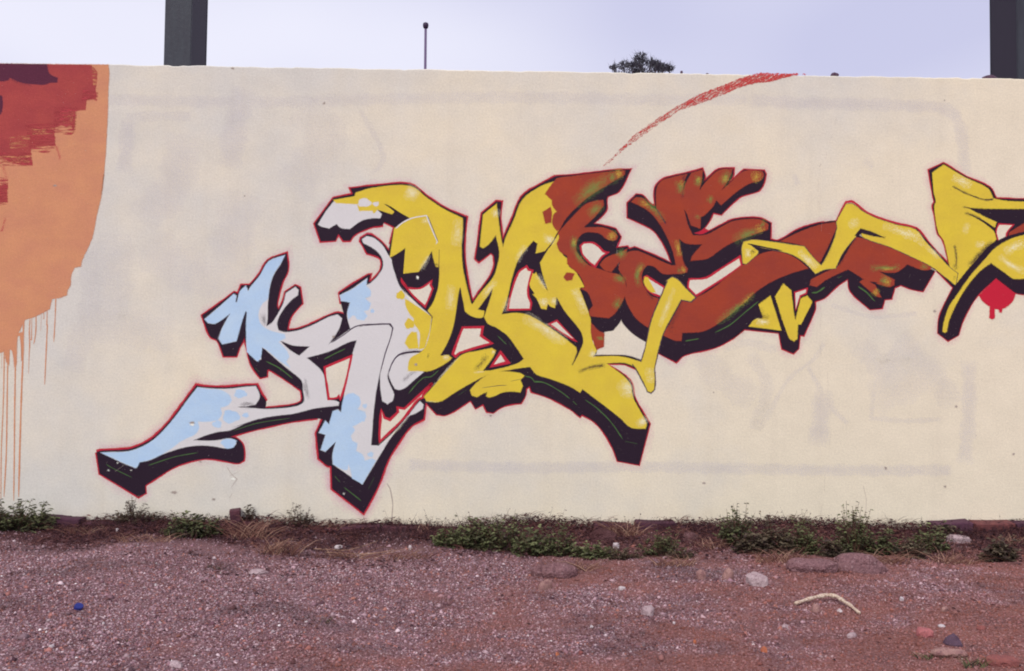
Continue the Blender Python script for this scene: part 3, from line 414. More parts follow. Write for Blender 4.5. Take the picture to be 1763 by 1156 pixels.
('fifth_letter','yellow_fill','P',0,0,"1828 1431 1859 1393 1789 1256 1774 1253 1760 1275 1762 1306 1789 1415"),
('fifth_letter','yellow_fill','P',0,0,"1526 1374 1597 1429 1666 1216 1465 1239 1504 1282 1550 1288 1542 1319"),
('fifth_letter','yellow_fill','P',0,0,"2676 1218 2685 1279 2717 1374 2774 1457 2844 1559 2940 1668 3004 1739 3101 1797 3187 1824 3358 1858 3359 1555 3188 1554 3121 1553 3069 1587 2979 1650 2909 1598 2832 1508 2762 1393 2717 1292 2701 1218 2689 1212"),
('fifth_letter','red_drop','P',0,0,"2903 1444 3011 1550 3134 1458 3115 1410 3070 1371 3051 1365 3045 1339 3033 1342 3028 1361 3002 1361 3003 1307 2986 1297 2970 1307 2973 1377 2935 1402"),
('fifth_letter','white_highlight','S',35.4,0.68,"3062 1711 3120 1747 3197 1779"),
('fifth_letter','white_highlight','S',23.6,0.68,"3030 1698 3101 1638 3198 1592"),
('fifth_letter','white_highlight','S',31.4,0.595,"2733 2186 2798 2155 2862 2124"),
('fifth_letter','white_highlight','S',27.5,0.68,"1771 1711 1827 1657 1890 1603"),
('fifth_letter','white_highlight','S',19.6,0.595,"1454 1723 1458 1661"),
('fifth_letter','white_highlight','S',23.6,0.68,"1508 1272 1594 1269"),
('fifth_letter','white_highlight','S',31.4,0.51,"2293 1879 2419 1834 2522 1796 2554 1742"),
('fifth_letter','white_highlight','S',31.4,0.34,"2081 1869 2151 1901"),
('fifth_letter','white_highlight','S',31.4,0.425,"2908 1787 2915 1736"),
('fifth_letter','white_highlight','S',35.4,0.34,"2799 1868 2844 1856"),
('fifth_letter','white_highlight','S',23.6,0.425,"2568 1753 2658 1672"),
('fifth_letter','dark_mist','S',22.9,0.8,"2838 1620 2915 1713 2995 1783"),
('fifth_letter','dark_mist','S',11.4,0.75,"2748 1762 2761 1673 2758 1597"),
('fifth_letter','dark_mist','S',17.1,0.6,"2748 1647 2760 1600"),
('fifth_letter','dark_mist','S',11.4,0.5,"2751 1565 2753 1539"),
('fifth_letter','dark_mist','S',9.7,0.9,"2733 2125 2798 2091 2875 2060 2939 2042 2997 2046"),
('fifth_letter','dark_mist','S',11.4,0.85,"2811 1961 2875 1939 2940 1902 2994 1855"),
('fifth_letter','dark_mist','S',8.6,0.7,"2798 1996 2843 1989"),
('fifth_letter','dark_mist','S',25.7,0.6,"1527 1358 1546 1304 1593 1297"),
('fifth_letter','dark_mist','S',17.1,0.5,"1474 1712 1501 1691"),
('fifth_letter','dark_mist','S',10.0,0.6,"2159 1835 2230 1824 2317 1797"),
('fifth_letter','dark_mist','S',14.3,0.55,"1921 1633 1956 1711 2002 1821"),
('fifth_letter','dark_mist','S',11.4,0.5,"2027 1618 2066 1705 2136 1799"),
('fifth_letter','black_shadow','R',15.0,0,"2748 1485 2774 1520 2844 1604 2940 1703 3011 1774 3088 1810 3187 1840 3358 1877"),
('left_mural','orange_paint','P',0,0,"-4598 2777 -3144 2797 -2834 2798 -2483 2801 -2477 2740 -2481 2647 -2482 2508 -2486 2385 -2492 2247 -2499 2147 -2515 2008 -2499 2131 -2511 2011 -2537 1891 -2567 1734 -2624 1604 -2630 1566 -2669 1558 -2690 1503 -2692 1452 -2709 1420 -2714 1388 -2761 1372 -2802 1364 -2815 1304 -2891 1262 -2963 1236 -2994 1169 -3004 1145 -3010 1041 -3056 1059 -3119 1031 -3249 1018 -3491 953 -3803 915 -4563 873"),
('left_mural','orange_drip','R',6.1,0,"-2778 1392 -2781 1254 -2787 1102"),
('left_mural','orange_drip','R',6.8,0,"-2829 1318 -2831 1208 -2827 1206 -2832 1041 -2838 843"),
('left_mural','orange_drip','R',5.7,0,"-2851 1308 -2848 1244 -2854 1244"),
('left_mural','orange_drip','R',5.0,0,"-2862 1308 -2867 1170"),
('left_mural','orange_drip','R',6.1,0,"-2896 1271 -2896 1170 -2904 1106 -2909 1088"),
('left_mural','orange_drip','R',6.4,0,"-2921 1262 -2922 1115 -2932 1117 -2936 908"),
('left_mural','orange_drip','R',6.1,0,"-2932 1252 -2935 1152 -2929 1064"),
('left_mural','orange_drip','R',9.6,0,"-2968 1243 -2973 1115 -2971 1039 -2977 765 -2982 370 -2984 161"),
('left_mural','orange_drip','R',8.2,0,"-3020 1096 -3016 984 -3016 764 -3014 435 -3013 139"),
('left_mural','orange_drip','R',7.1,0,"-3047 1077 -3060 1006 -3062 764 -3062 435 -3072 161"),
('left_mural','orange_drip','R',6.4,0,"-3084 1104 -3084 764 -3092 435 -3090 150"),
('left_mural','orange_drip','R',4.3,0,"-3102 1104 -3097 939"),
('left_mural','orange_paint','P',0,0,"-3117 1137 -2970 1160 -2968 1039 -2978 984 -2990 1138 -3008 1138 -3009 962 -3021 951 -3034 1039 -3050 1061 -3054 962 -3071 984 -3089 1093 -3105 1099"),
('left_mural','crimson_paint','P',0,0,"-4598 2779 -3144 2796 -2849 2795 -2606 2796 -2575 2784 -2548 2754 -2551 2692 -2558 2646 -2550 2611 -2557 2588 -2610 2583 -2617 2522 -2678 2515 -2679 2444 -2687 2386 -2699 2428 -2737 2435 -2798 2412 -2805 2396 -2796 2304 -2940 2287 -2943 2233 -2934 2183 -3052 2189 -3136 2230 -3337 2173 -3823 2113 -4585 2068"),
('left_mural','crimson_paint','P',0,0,"-3130 2053 -3082 2059 -3080 1953 -3128 1948 -3259 1937 -3262 2065"),
('left_mural','crimson_mist','S',11.4,0.7,"-3091 1856 -3099 1810 -3116 1769"),
('left_mural','crimson_mist','S',11.4,0.6,"-2796 2304 -2776 2258 -2764 2212"),
('left_mural','crimson_mist','S',17.1,0.5,"-2879 2264 -2826 2265"),
('left_mural','crimson_mist','S',14.3,0.35,"-3112 2177 -3084 2093"),
('left_mural','crimson_mist','S',22.9,0.4,"-2949 2363 -2873 2349 -2797 2342"),
('left_mural','crimson_mist','S',20.0,0.4,"-3113 2215 -3029 2193 -2938 2187"),
('left_mural','crimson_mist','S',25.7,0.6,"-3104 2108 -3095 2031"),
('left_mural','crimson_brush','P',0,0,"-2980 2424 -2798 2442 -2792 2289 -2841 2257 -2947 2264"),
('left_mural','crimson_brush','P',0,0,"-2807 2534 -2663 2544 -2676 2383 -2706 2367 -2805 2381"),
('left_mural','crimson_brush','P',0,0,"-3136 2253 -2936 2256 -2929 2176 -3135 2169"),
('left_mural','crimson_brush','P',0,0,"-2634 2645 -2539 2631 -2548 2577 -2641 2568"),
('left_mural','crimson_brush','P',0,0,"-3131 2104 -3076 2095 -3074 1939 -3128 1929"),
('left_mural','orange_brush','P',0,0,"-3077 2346 -2949 2363 -2951 2287 -3068 2277"),
('left_mural','orange_brush','P',0,0,"-2746 2512 -2685 2513 -2696 2444 -2753 2443"),
('left_mural','orange_brush','P',0,0,"-2583 2792 -2548 2754 -2554 2646 -2570 2646"),
('left_mural','orange_brush','P',0,0,"-2942 2402 -2805 2411 -2812 2373 -2933 2364"),
('left_mural','orange_brush','P',0,0,"-3136 2230 -2947 2241 -2946 2194 -3135 2192"),
('left_mural','maroon_paint','P',0,0,"-4598 2780 -3144 2796 -2853 2797 -2848 2765 -2833 2734 -2787 2715 -2790 2688 -2832 2684 -2870 2672 -2915 2673 -2999 2681 -3075 2711 -3090 2695 -3143 2689 -3484 2649 -4595 2597"),
('left_mural','maroon_paint','P',0,0,"-3141 2602 -3122 2599 -3116 2545 -3125 2491 -3140 2483 -3551 2471 -3553 2613"),
('left_mural','maroon_mist','S',20.0,0.6,"-3075 2715 -3022 2689 -2938 2675"),
('arc_stroke','red_brush','P',0,0,"553 2221 577 2246 662 2329 755 2428 829 2478 910 2537 1008 2595 1139 2671 1270 2722 1368 2765 1466 2799 1532 2814 1631 2811 1763 2814 1763 2805 1672 2784 1598 2762 1491 2746 1385 2712 1270 2665 1155 2618 1041 2579 943 2517 878 2471 796 2412 675 2317 593 2242 561 2220"),
('arc_stroke','red_brush','P',0,0,"1811 2809 1813 2807 1809 2806 1804 2806 1800 2805 1796 2806 1793 2807 1791 2809 1795 2811 1797 2812 1800 2814 1805 2813 1809 2813 1811 2811"),
('wall_damage','crack','R',5.7,0,"-758 259 -738 224 -729 186 -720 132 -723 78 -725 17"),
('wall_damage','crack','R',2.1,0,"2004 2552 1997 2494"),
('wall_damage','crack','R',2.1,0,"1983 2443 1958 2385"),
('wall_damage','crack','R',2.5,0,"1944 2327 1937 2276"),
('wall_damage','crack','R',2.1,0,"1894 2160 1890 2073"),
('wall_damage','crack','R',2.1,0,"1894 2023 1906 1965"),
('wall_damage','crack','R',2.1,0,"1917 1900 1913 1835"),
('wall_damage','crack','R',2.1,0,"1916 1323 1909 1230"),
('wall_damage','crack','R',2.1,0,"1910 1143 1917 1057"),
('wall_damage','crack','R',2.5,0,"1954 957 1962 878"),
('wall_damage','crack','R',2.1,0,"1970 784 1977 691"),
('wall_damage','crack','R',2.1,0,"1978 587 1971 497"),
('wall_damage','crack','R',2.1,0,"1943 335 1940 224"),
('wall_damage','crack','R',2.1,0,"1929 152 1912 59"),
('wall_damage','crack','R',2.1,0,"2182 265 2201 175 2198 68"),
('wall_damage','crack','R',4.3,0,"-818 174 -784 169"),
('wall_damage','crack','R',3.6,0,"-1734 355 -1698 302 -1669 278 -1704 225"),
('wall_damage','crack','R',3.9,0,"-1715 295 -1656 324"),
('wall_damage','crack','R',4.6,0,"-1697 189 -1714 161"),
('wall_damage','crack','R',2.9,0,"-2407 319 -2348 362"),
('wall_damage','crack','R',5.7,0,"1897 2232 1911 2254"),
('wall_damage','crack','P',0,0,"-1720 2790 -1719 2788 -1721 2786 -1724 2786 -1727 2786 -1730 2787 -1732 2788 -1734 2790 -1732 2792 -1730 2793 -1727 2795 -1724 2795 -1721 2794 -1720 2792"),
('wall_damage','crack','P',0,0,"1202 270 1201 268 1199 266 1195 266 1191 267 1186 267 1183 268 1183 270 1184 272 1188 272 1190 274 1195 274 1198 273 1200 272"),
('wall_damage','crack','P',0,0,"2329 370 2328 368 2327 365 2325 363 2322 365 2320 366 2318 367 2317 370 2318 373 2320 374 2322 375 2325 376 2327 375 2328 372"),
('wall_damage','crack','P',0,0,"2633 1345 2632 1342 2630 1340 2627 1340 2624 1340 2620 1340 2618 1342 2619 1345 2619 1347 2621 1349 2623 1351 2627 1351 2629 1349 2631 1347"),
('wall_damage','crack','P',0,0,"2700 257 2700 255 2699 253 2696 253 2694 254 2691 254 2689 255 2689 257 2690 259 2692 260 2693 262 2696 262 2698 260 2699 259"),
('wall_damage','crack','P',0,0,"3130 461 3129 460 3129 457 3126 457 3123 457 3121 458 3119 459 3118 461 3119 464 3121 464 3123 466 3126 467 3128 465 3130 464"),
('wall_damage','crack','P',0,0,"2769 754 2768 752 2767 750 2764 750 2761 750 2758 750 2756 752 2756 754 2756 756 2759 758 2761 760 2764 760 2766 758 2768 756"),
('wall_damage','crack','P',0,0,"-1087 1151 -1089 1149 -1090 1148 -1092 1146 -1095 1146 -1097 1147 -1098 1149 -1098 1151 -1099 1154 -1098 1155 -1095 1156 -1092 1156 -1091 1155 -1088 1154"),
('wall_damage','crack','P',0,0,"-1162 2584 -1162 2583 -1163 2580 -1165 2579 -1168 2581 -1170 2581 -1172 2582 -1172 2584 -1171 2586 -1169 2587 -1168 2589 -1165 2590 -1164 2588 -1163 2586"),
('wall_damage','crack','P',0,0,"-2783 2056 -2783 2054 -2788 2053 -2791 2053 -2795 2052 -2799 2053 -2802 2054 -2802 2056 -2800 2057 -2799 2059 -2795 2060 -2791 2059 -2788 2059 -2786 2057"),
('wall_damage','crack','P',0,0,"-1802 153 -1803 152 -1804 151 -1807 150 -1810 149 -1812 151 -1814 152 -1816 153 -1815 155 -1813 156 -1810 157 -1807 156 -1804 157 -1802 155"),
('wall_damage','crack','P',0,0,"-1888 383 -1888 381 -1889 379 -1891 379 -1893 380 -1896 380 -1897 381 -1898 383 -1897 384 -1895 385 -1894 386 -1891 386 -1889 385 -1888 384"),
('wall_damage','crack','P',0,0,"-2036 194 -2035 192 -2039 190 -2045 188 -2051 189 -2055 191 -2062 192 -2064 194 -2060 197 -2057 199 -2051 199 -2045 200 -2038 200 -2036 197"),
('wall_damage','crack','P',0,0,"-121 675 -121 674 -123 673 -124 671 -127 671 -128 673 -130 674 -131 675 -130 677 -129 678 -127 678 -125 678 -122 678 -121 677"),
('wall_damage','crack','P',0,0,"-582 985 -581 982 -584 980 -586 980 -589 980 -592 981 -595 982 -595 985 -593 987 -592 989 -589 991 -586 991 -584 990 -583 987"),
('wall_damage','white_chip','P',0,0,"-577 1520 -578 1517 -580 1515 -581 1512 -584 1512 -586 1515 -587 1517 -587 1520 -588 1523 -586 1526 -584 1526 -582 1526 -579 1526 -578 1523"),
('wall_damage','white_chip','P',0,0,"-2388 372 -2388 371 -2389 371 -2390 370 -2391 369 -2392 370 -2393 371 -2393 372 -2393 373 -2392 375 -2391 375 -2390 374 -2389 374 -2388 373"),
('wall_damage','white_chip','P',0,0,"-2444 326 -2443 325 -2444 324 -2445 324 -2446 324 -2447 325 -2448 325 -2449 326 -2448 327 -2447 328 -2446 328 -2445 329 -2444 328 -2444 327"),
('wall_damage','white_chip','P',0,0,"-2307 327 -2307 326 -2308 325 -2309 325 -2310 325 -2311 325 -2311 326 -2312 327 -2311 328 -2311 329 -2310 329 -2309 329 -2308 329 -2308 328"),
('wall_damage','white_chip','P',0,0,"-1016 193 -1017 192 -1018 191 -1018 190 -1020 190 -1021 191 -1022 192 -1021 193 -1022 194 -1021 196 -1020 196 -1019 196 -1018 195 -1017 194"),
('wall_damage','white_chip','P',0,0,"-1935 609 -1937 606 -1937 603 -1942 601 -1947 603 -1951 604 -1954 606 -1956 608 -1956 612 -1951 613 -1947 614 -1942 615 -1938 614 -1935 611"),
('wall_damage','white_chip','P',0,0,"-1676 278 -1677 276 -1681 274 -1688 273 -1693 274 -1700 274 -1705 275 -1704 278 -1703 280 -1699 281 -1694 283 -1687 283 -1683 281 -1680 280"),
('wall_damage','crack','P',0,0,"-1934 619 -1933 617 -1937 616 -1942 615 -1948 615 -1951 616 -1956 617 -1960 619 -1956 621 -1952 622 -1947 623 -1942 623 -1935 623 -1933 621"),
]

# ================================================================ GROUND
def ground_h(x, y):
    """gentle unevenness plus a low bank of soil against the wall"""
    h = 0.018 * math.sin(x * 1.7 + y * 0.9) + 0.012 * math.sin(x * 3.9 - y * 2.3 + 1.0) + 0.008 * math.sin(x * 8.1 + 2.0 + y * 5.0)
    d = max(0.0, -y)
    bank = 0.045 * math.exp(-d / 0.22) * (0.55 + 0.45 * math.sin(x * 2.3 + 0.6) * math.sin(x * 5.7 + 1.0))
    fade = 1.0 if abs(x) < 5 and d < 5 else math.exp(-max(abs(x) - 5, d - 5, 0) / 3)
    return (h * min(1, 0.25 + d / 0.8)) * fade + (bank if y <= 0.02 else 0.0) - 0.02
gx = [-400, -120, -40, -18] + [round(-9 + 0.075 * i, 4) for i in range(241)] + [18, 40, 120, 400]
gy = [-400, -120, -40, -16] + [round(-7 + 0.075 * i, 4) for i in range(97)] + [0.5, 2, 8, 30, 80, 200, 700]
gv = [(x, y, ground_h(x, y)) for y in gy for x in gx]
nx = len(gx)
gf = [(j * nx + i, j * nx + i + 1, (j + 1) * nx + i + 1, (j + 1) * nx + i) for j in range(len(gy) - 1) for i in range(nx - 1)]
SOIL_RED, SOIL_PURPLE, SOIL_DARK = lin((142, 84, 70)), lin((128, 96, 104)), lin((80, 54, 60))
def soil_patch(M): return M.n('ShaderNodeAttribute', attribute_name='soil').outputs['Fac']
M = Mat('soil', 0.95)
c = M.mix(soil_patch(M), (*SOIL_PURPLE, 1), (*SOIL_RED, 1))
c = M.mix(M.ramp(M.noise(M.pos(), 5, 6, 0.7), [(0.45, (0, 0, 0)), (0.72, (1, 1, 1))]), c, (*SOIL_DARK, 1))
sp = M.n('ShaderNodeSeparateXYZ', {0: M.pos()})
hum = M.math('ADD', sp.outputs[1], M.math('MULTIPLY', M.noise(M.pos(), 3.0, 5, 0.65), 1.25))
vo = M.n('ShaderNodeTexVoronoi', {'Vector': M.pos(), 'Scale': 120.0})
c = M.mix(0.55, c, M.ramp(vo.outputs['Color'], [(0.0, (*lin((86, 58, 62)), 1)), (0.5, (*lin((134, 96, 94)), 1)), (0.85, (*lin((156, 120, 120)), 1)), (1.0, (*lin((196, 176, 174)), 1))]))
c = M.mix(M.ramp(hum, [(-0.0, (0, 0, 0)), (0.3, (1, 1, 1))]), c, (*lin((78, 48, 50)), 1))          # leaf mould under the weeds
M.col(c); M.bump(M.math('ADD', M.math('MULTIPLY', vo.outputs['Distance'], -0.6), M.noise(M.pos(), 60, 4, 0.7)), 0.7, 0.02)
GROUND_M = M.m

# loose gravel: one mass of tens of thousands of chips
rs = np.random.default_rng(3)
N = 270000
yy = -3.7 * (1 - rs.random(N) ** 0.85); half = 3.75 - 0.42 * (-yy); xx = (rs.random(N) * 2 - 1) * half
def vnoise(x, y, cell, seed):
    g = np.random.default_rng(seed).random((64, 64)); u, v_ = np.asarray(x) / cell + 200.3, np.asarray(y) / (cell * 0.8) + 200.7
    i, j = np.floor(u).astype(int), np.floor(v_).astype(int); fu, fv = u - i, v_ - j; fu, fv = fu * fu * (3 - 2 * fu), fv * fv * (3 - 2 * fv)
    G = lambda a, b: g[a % 64, b % 64]
    return (G(i, j) * (1 - fu) + G(i + 1, j) * fu) * (1 - fv) + (G(i, j + 1) * (1 - fu) + G(i + 1, j + 1) * fu) * fv
def soil_f(x, y):
    n = vnoise(x, y, 0.55, 1) * 0.5 + vnoise(x, y, 0.2, 2) * 0.33 + vnoise(x, y, 0.07, 3) * 0.27
    front = np.clip((-2.45 - y) / 0.35, 0, 1) * np.clip((x + 0.9) / 0.8, 0, 1)
    return np.clip((n + 0.11 * x - 0.03 * (y + 1.3) + 0.45 * front + 0.12 * np.clip(x - 0.3, 0, 1) - 0.53) / 0.36, 0, 1)
ground = link('ground', mesh('ground', gv, gf, True, {'soil': soil_f(np.array([p[0] for p in gv]), np.array([p[1] for p in gv]))}), GROUND_M); tag(ground, kind='structure')
sf = soil_f(xx, yy)
keep = rs.random(N) < (1.0 - 0.35 * sf)
hb = np.clip((yy + 0.95 + 0.5 * (vnoise(xx, yy, 0.3, 7) - 0.5)) / 0.5, 0, 1); keep &= rs.random(N) > 0.8 * hb          # few chips show through the litter by the wall
xx, yy, sf = xx[keep], yy[keep], sf[keep]; N = len(xx)
hz = np.vectorize(ground_h)(xx, yy)
rad = 0.0026 + 0.0042 * rs.random(N) ** 2.2 + (rs.random(N) < 0.010) * 0.006 + (rs.random(N) < 0.0016) * 0.010
base = np.array([(1, 0, 0), (0, 1, 0), (-1, 0, 0), (0, -1, 0), (0, 0, 1), (0, 0, -1)], float)
tri = np.array([(0, 1, 4), (1, 2, 4), (2, 3, 4), (3, 0, 4), (1, 0, 5), (2, 1, 5), (3, 2, 5), (0, 3, 5)])
an = rs.random(N) * 6.283; sx = rad * (0.8 + 0.8 * rs.random(N)); sy = rad * (0.7 + 0.5 * rs.random(N)); sz = rad * (0.45 + 0.5 * rs.random(N))
V = base[None] * np.stack([sx, sy, sz], 1)[:, None, :] + rs.normal(0, 0.22, (N, 6, 3)) * rad[:, None, None]
ca, sa = np.cos(an)[:, None], np.sin(an)[:, None]
X = V[:, :, 0] * ca - V[:, :, 1] * sa + xx[:, None]; Y = V[:, :, 0] * sa + V[:, :, 1] * ca + yy[:, None]; Zz = V[:, :, 2] + (hz + rad * 0.15)[:, None]
Vv = np.stack([X, Y, Zz], 2).reshape(-1, 3)
Tt = (tri[None] + (np.arange(N) * 6)[:, None, None]).reshape(-1, 3)
me = bpy.data.meshes.new('gravel'); me.vertices.add(len(Vv)); me.vertices.foreach_set('co', Vv.ravel().astype(np.float32))
me.loops.add(Tt.size); me.loops.foreach_set('vertex_index', Tt.ravel().astype(np.int32))
me.polygons.add(len(Tt)); me.polygons.foreach_set('loop_start', (np.arange(len(Tt)) * 3).astype(np.int32)); me.polygons.foreach_set('loop_total', np.full(len(Tt), 3, np.int32))
me.update(calc_edges=True)
pal = np.array([lin(c) for c in ((160, 131, 138), (136, 104, 112), (170, 144, 149), (120, 82, 84), (96, 66, 74), (146, 98, 92), (188, 168, 172), (158, 108, 96), (78, 52, 60), (224, 216, 216))])
pr = np.array([.24, .22, .14, .14, .09, .09, .035, .03, .02, .002]); ci = rs.choice(len(pal), N, p=pr / pr.sum())
cc = pal[ci] * (0.55 + 0.95 * rs.random((N, 1))); warm = np.array(lin((148, 90, 76))); dk = np.clip((vnoise(xx, yy, 0.16, 21) * 0.6 + vnoise(xx, yy, 0.5, 22) * 0.4 - 0.52) / 0.2, 0, 1) * 0.38; cc = cc * (1 - dk[:, None])
cc = cc * (1 - 0.6 * sf[:, None]) + warm * 0.6 * sf[:, None]
ca4 = np.ones((N, 6, 4)); ca4[:, :, :3] = cc[:, None, :]
at = me.color_attributes.new('chip', 'FLOAT_COLOR', 'POINT'); at.data.foreach_set('color', ca4.ravel().astype(np.float32))
M = Mat('gravel_chips', 0.9); M.col(M.n('ShaderNodeAttribute', attribute_name='chip').outputs['Color'])
gravel = link('gravel', me, M.m); tag(gravel, 'loose purple grey gravel chips strewn over the bare soil', 'gravel', kind='stuff')

# ================================================================ WALL
wall = empty('painted_wall', (0, 0, 0)); tag(wall, 'long cream rendered wall covered in graffiti letters and a drip-edged orange mural', 'wall', kind='thing')
TOP = 2.803
def wall_top(x):
    return TOP + 0.0012 * math.sin(x * 9.1) + 0.001 * math.sin(x * 23 + 1) + rnd.uniform(-0.0018, 0.0018) - (0.0045 if 0.0 < (x * 7.3) % 5.1 < 0.35 else 0)
xs = [-8 + 0.03 * i for i in range(534)]
v, f = [], []
for x in xs:
    t = wall_top(x); v += [(x, 0, -0.35), (x, 0, t - 0.006), (x, 0.006, t), (x, 0.25, t - 0.002), (x, 0.25, -0.35)]
for i in range(len(xs) - 1):
    a, b = i * 5, i * 5 + 5
    for k in range(4): f.append((a + k, b + k, b + k + 1, a + k + 1))
f += [(0, 1, 2, 3, 4), tuple(range(len(v) - 1, len(v) - 6, -1))]
M = Mat('cream_render', 0.88)
CREAM, LAV = wl((223, 209, 192)), wl((206, 199, 196))
sp = M.n('ShaderNodeSeparateXYZ', {0: M.pos()})
blot = M.math('ADD', M.noise(M.pos((1, 1, 1), (4.1, 0, 2.7)), 0.9, 5, 0.6), M.math('ADD', M.math('MULTIPLY', sp.outputs[0], -0.05), M.math('MULTIPLY', M.math('SUBTRACT', sp.outputs[2], 1.1), 0.07)))
c = M.mix(M.ramp(blot, [(0.42, (0, 0, 0)), (0.72, (1, 1, 1))]), (*CREAM, 1), (*LAV, 1))
low = M.math('SUBTRACT', 0.24, M.math('ADD', sp.outputs[2], M.math('MULTIPLY', M.noise(M.pos((1, 1, 1)), 6, 4), 0.35)))
c = M.mix(M.math('MULTIPLY', low, 1.7, True), c, (*wl((160, 136, 122)), 1))          # splashed mud along the foot
run = M.noise(M.pos((7, 1, 0.35)), 1.0, 4, 0.6)
c = M.mix(M.math('MULTIPLY', M.math('MULTIPLY', M.math('SUBTRACT', run, 0.52), 3.0, True), 0.22), c, (*wl((190, 176, 164)), 1))          # rain runs from the wall top
pit = M.n('ShaderNodeTexVoronoi', {'Vector': M.pos(), 'Scale': 5.5}); rare = M.n('ShaderNodeSeparateColor', {0: pit.outputs['Color']}).outputs[0]
pm = M.math('MULTIPLY', M.math('LESS_THAN', pit.outputs['Distance'], 0.028), M.math('GREATER_THAN', rare, 0.72))
c = M.mix(M.math('MULTIPLY', pm, 0.55), c, (*wl((120, 98, 88)), 1))          # small pits
M.col(speckle(M, c, 0.27)); plaster_relief(M); CREAM_M = M.m
wb = link('wall_body', mesh('wall_body', v, f), CREAM_M, wall)

# ---- paint films: thin sheets laid one over another on the render
PM = {
 'grey_fill': wall_paint('grey_paint', (209, 203, 208), 0.10), 'blue_fill': wall_paint('blue_paint', (172, 196, 229), 0.14, c2=(181, 201, 228)),
 'yellow_fill': wall_paint('yellow_paint', (217, 189, 62), 0.13, c2=(210, 180, 64)), 'rust_fill': wall_paint('rust_paint', (157, 62, 42), 0.24, c2=(146, 58, 46)),
 'black_shadow': wall_paint('black_paint', (36, 19, 37), 0.2, 0.75), 'dark_line': wall_paint('dark_line_paint', (64, 46, 70), 0.2),
 'red_outline': wall_paint('red_paint', (184, 36, 58), 0.2), 'red_drop': wall_paint('red_drop_paint', (190, 30, 56), 0.12),
 'green_line': wall_paint('green_line_paint', (72, 104, 58), 0.3),
 'orange_paint': wall_paint('orange_mural_paint', (204, 140, 106), 0.2, c2=(197, 132, 105)), 'crimson_paint': wall_paint('crimson_mural_paint', (166, 70, 68), 0.3, c2=(156, 62, 66)),
 'maroon_paint': wall_paint('maroon_mural_paint', (88, 38, 60), 0.25), 'crack': wall_paint('crack_shadow', (172, 155, 150), 0.3), 'white_chip': wall_paint('bare_plaster_chip', (240, 236, 232), 0.1),
 'cut_back': CREAM_M,
 'overspray': mist_paint('pink_mist', (206, 130, 170)), 'white_highlight': mist_paint('white_mist', (232, 224, 200)), 'dark_mist': mist_paint('dark_mist', (52, 36, 48)),
 'green_highlight': mist_paint('green_mist', (112, 136, 70)), 'yellow_highlight': mist_paint('yellow_mist', (196, 180, 74)),
 'crimson_mist': mist_paint('crimson_dry_brush', (176, 66, 72)), 'maroon_mist': mist_paint('maroon_dry_brush', (88, 38, 60)), 'lavender_ghost': mist_paint('lavender_ghost_paint', (180, 172, 188)),
}
PM['orange_drip'] = PM['orange_paint']
# dry brush stroke: bristle gaps along the stroke, thinner towards its lower end
M = Mat('red_brush_paint', 0.85); M.col(speckle(M, (*wl((190, 66, 66)), 1), 0.25))
turned = M.n('ShaderNodeMapping', {'Vector': M.pos(), 'Rotation': (0, R(33), 0)}).outputs[0]
bris = M.n('ShaderNodeMapping', {'Vector': turned, 'Scale': (16, 1, 150)}).outputs[0]
sp = M.n('ShaderNodeSeparateXYZ', {0: M.pos()})
thr = M.math('ADD', M.math('MULTIPLY', sp.outputs[0], 0.07), 0.195)
cov = M.math('ADD', M.math('MULTIPLY', M.noise(bris, 1.0, 4, 0.7), 0.65), M.math('MULTIPLY', M.noise(M.pos(), 110, 3, 0.7), 0.35))
M.set(M.b, 'Alpha', M.math('MULTIPLY', M.math('SUBTRACT', M.math('ADD', thr, cov), 0.72), 12.0, True)); plaster_relief(M); PM['red_brush'] = M.m
def brush_paint(name, srgb, sc, thr):
    M = Mat(name, 0.85); M.col(speckle(M, (*wl(srgb), 1), 0.2))
    M.set(M.b, 'Alpha', M.math('MULTIPLY', M.math('SUBTRACT', M.noise(M.pos(sc), 1.0, 5, 0.75), thr), 9.0, True)); plaster_relief(M); return M.m
PM['crimson_brush'] = brush_paint('crimson_brush_paint', (172, 64, 72), (9, 1, 90), 0.47)
PM['orange_brush'] = brush_paint('orange_brush_paint', (202, 130, 96), (10, 1, 80), 0.5)
def smooth_path(p, closed, corner=42.0, sub=4):
    """Catmull-Rom through the traced points; sharp turns stay corners"""
    n = len(p); out = []
    def turn(i):
        a, b, c = p[(i - 1) % n], p[i], p[(i + 1) % n]
        u = (b[0] - a[0], b[1] - a[1]); w_ = (c[0] - b[0], c[1] - b[1])
        lu, lw = math.hypot(*u), math.hypot(*w_)
        if lu < 1e-9 or lw < 1e-9: return True
        d = max(-1, min(1, (u[0] * w_[0] + u[1] * w_[1]) / lu / lw)); return math.degrees(math.acos(d)) > corner
    cs = [turn(i) if closed or 0 < i < n - 1 else True for i in range(n)]
    def tangent(i, a, b):
        if cs[i]: return ((b[0] - a[0]), (b[1] - a[1]))
        q, r_ = p[(i - 1) % n], p[(i + 1) % n]
        d = (r_[0] - q[0], r_[1] - q[1]); L = math.hypot(*d) or 1; s = math.hypot(b[0] - a[0], b[1] - a[1])
        return (d[0] / L * s, d[1] / L * s)
    for i in range(n if closed else n - 1):
        a, b = p[i], p[(i + 1) % n]; ta, tb = tangent(i, a, b), tangent((i + 1) % n, a, b)
        k = 1 if cs[i] and cs[(i + 1) % n] else sub
        for j in range(k):
            t = j / k; t2, t3 = t * t, t * t * t
            h = (2 * t3 - 3 * t2 + 1, t3 - 2 * t2 + t, -2 * t3 + 3 * t2, t3 - t2)
            out.append(tuple(h[0] * a[m] + h[1] * ta[m] + h[2] * b[m] + h[3] * tb[m] for m in (0, 1)))
    if not closed: out.append(p[-1])
    return out
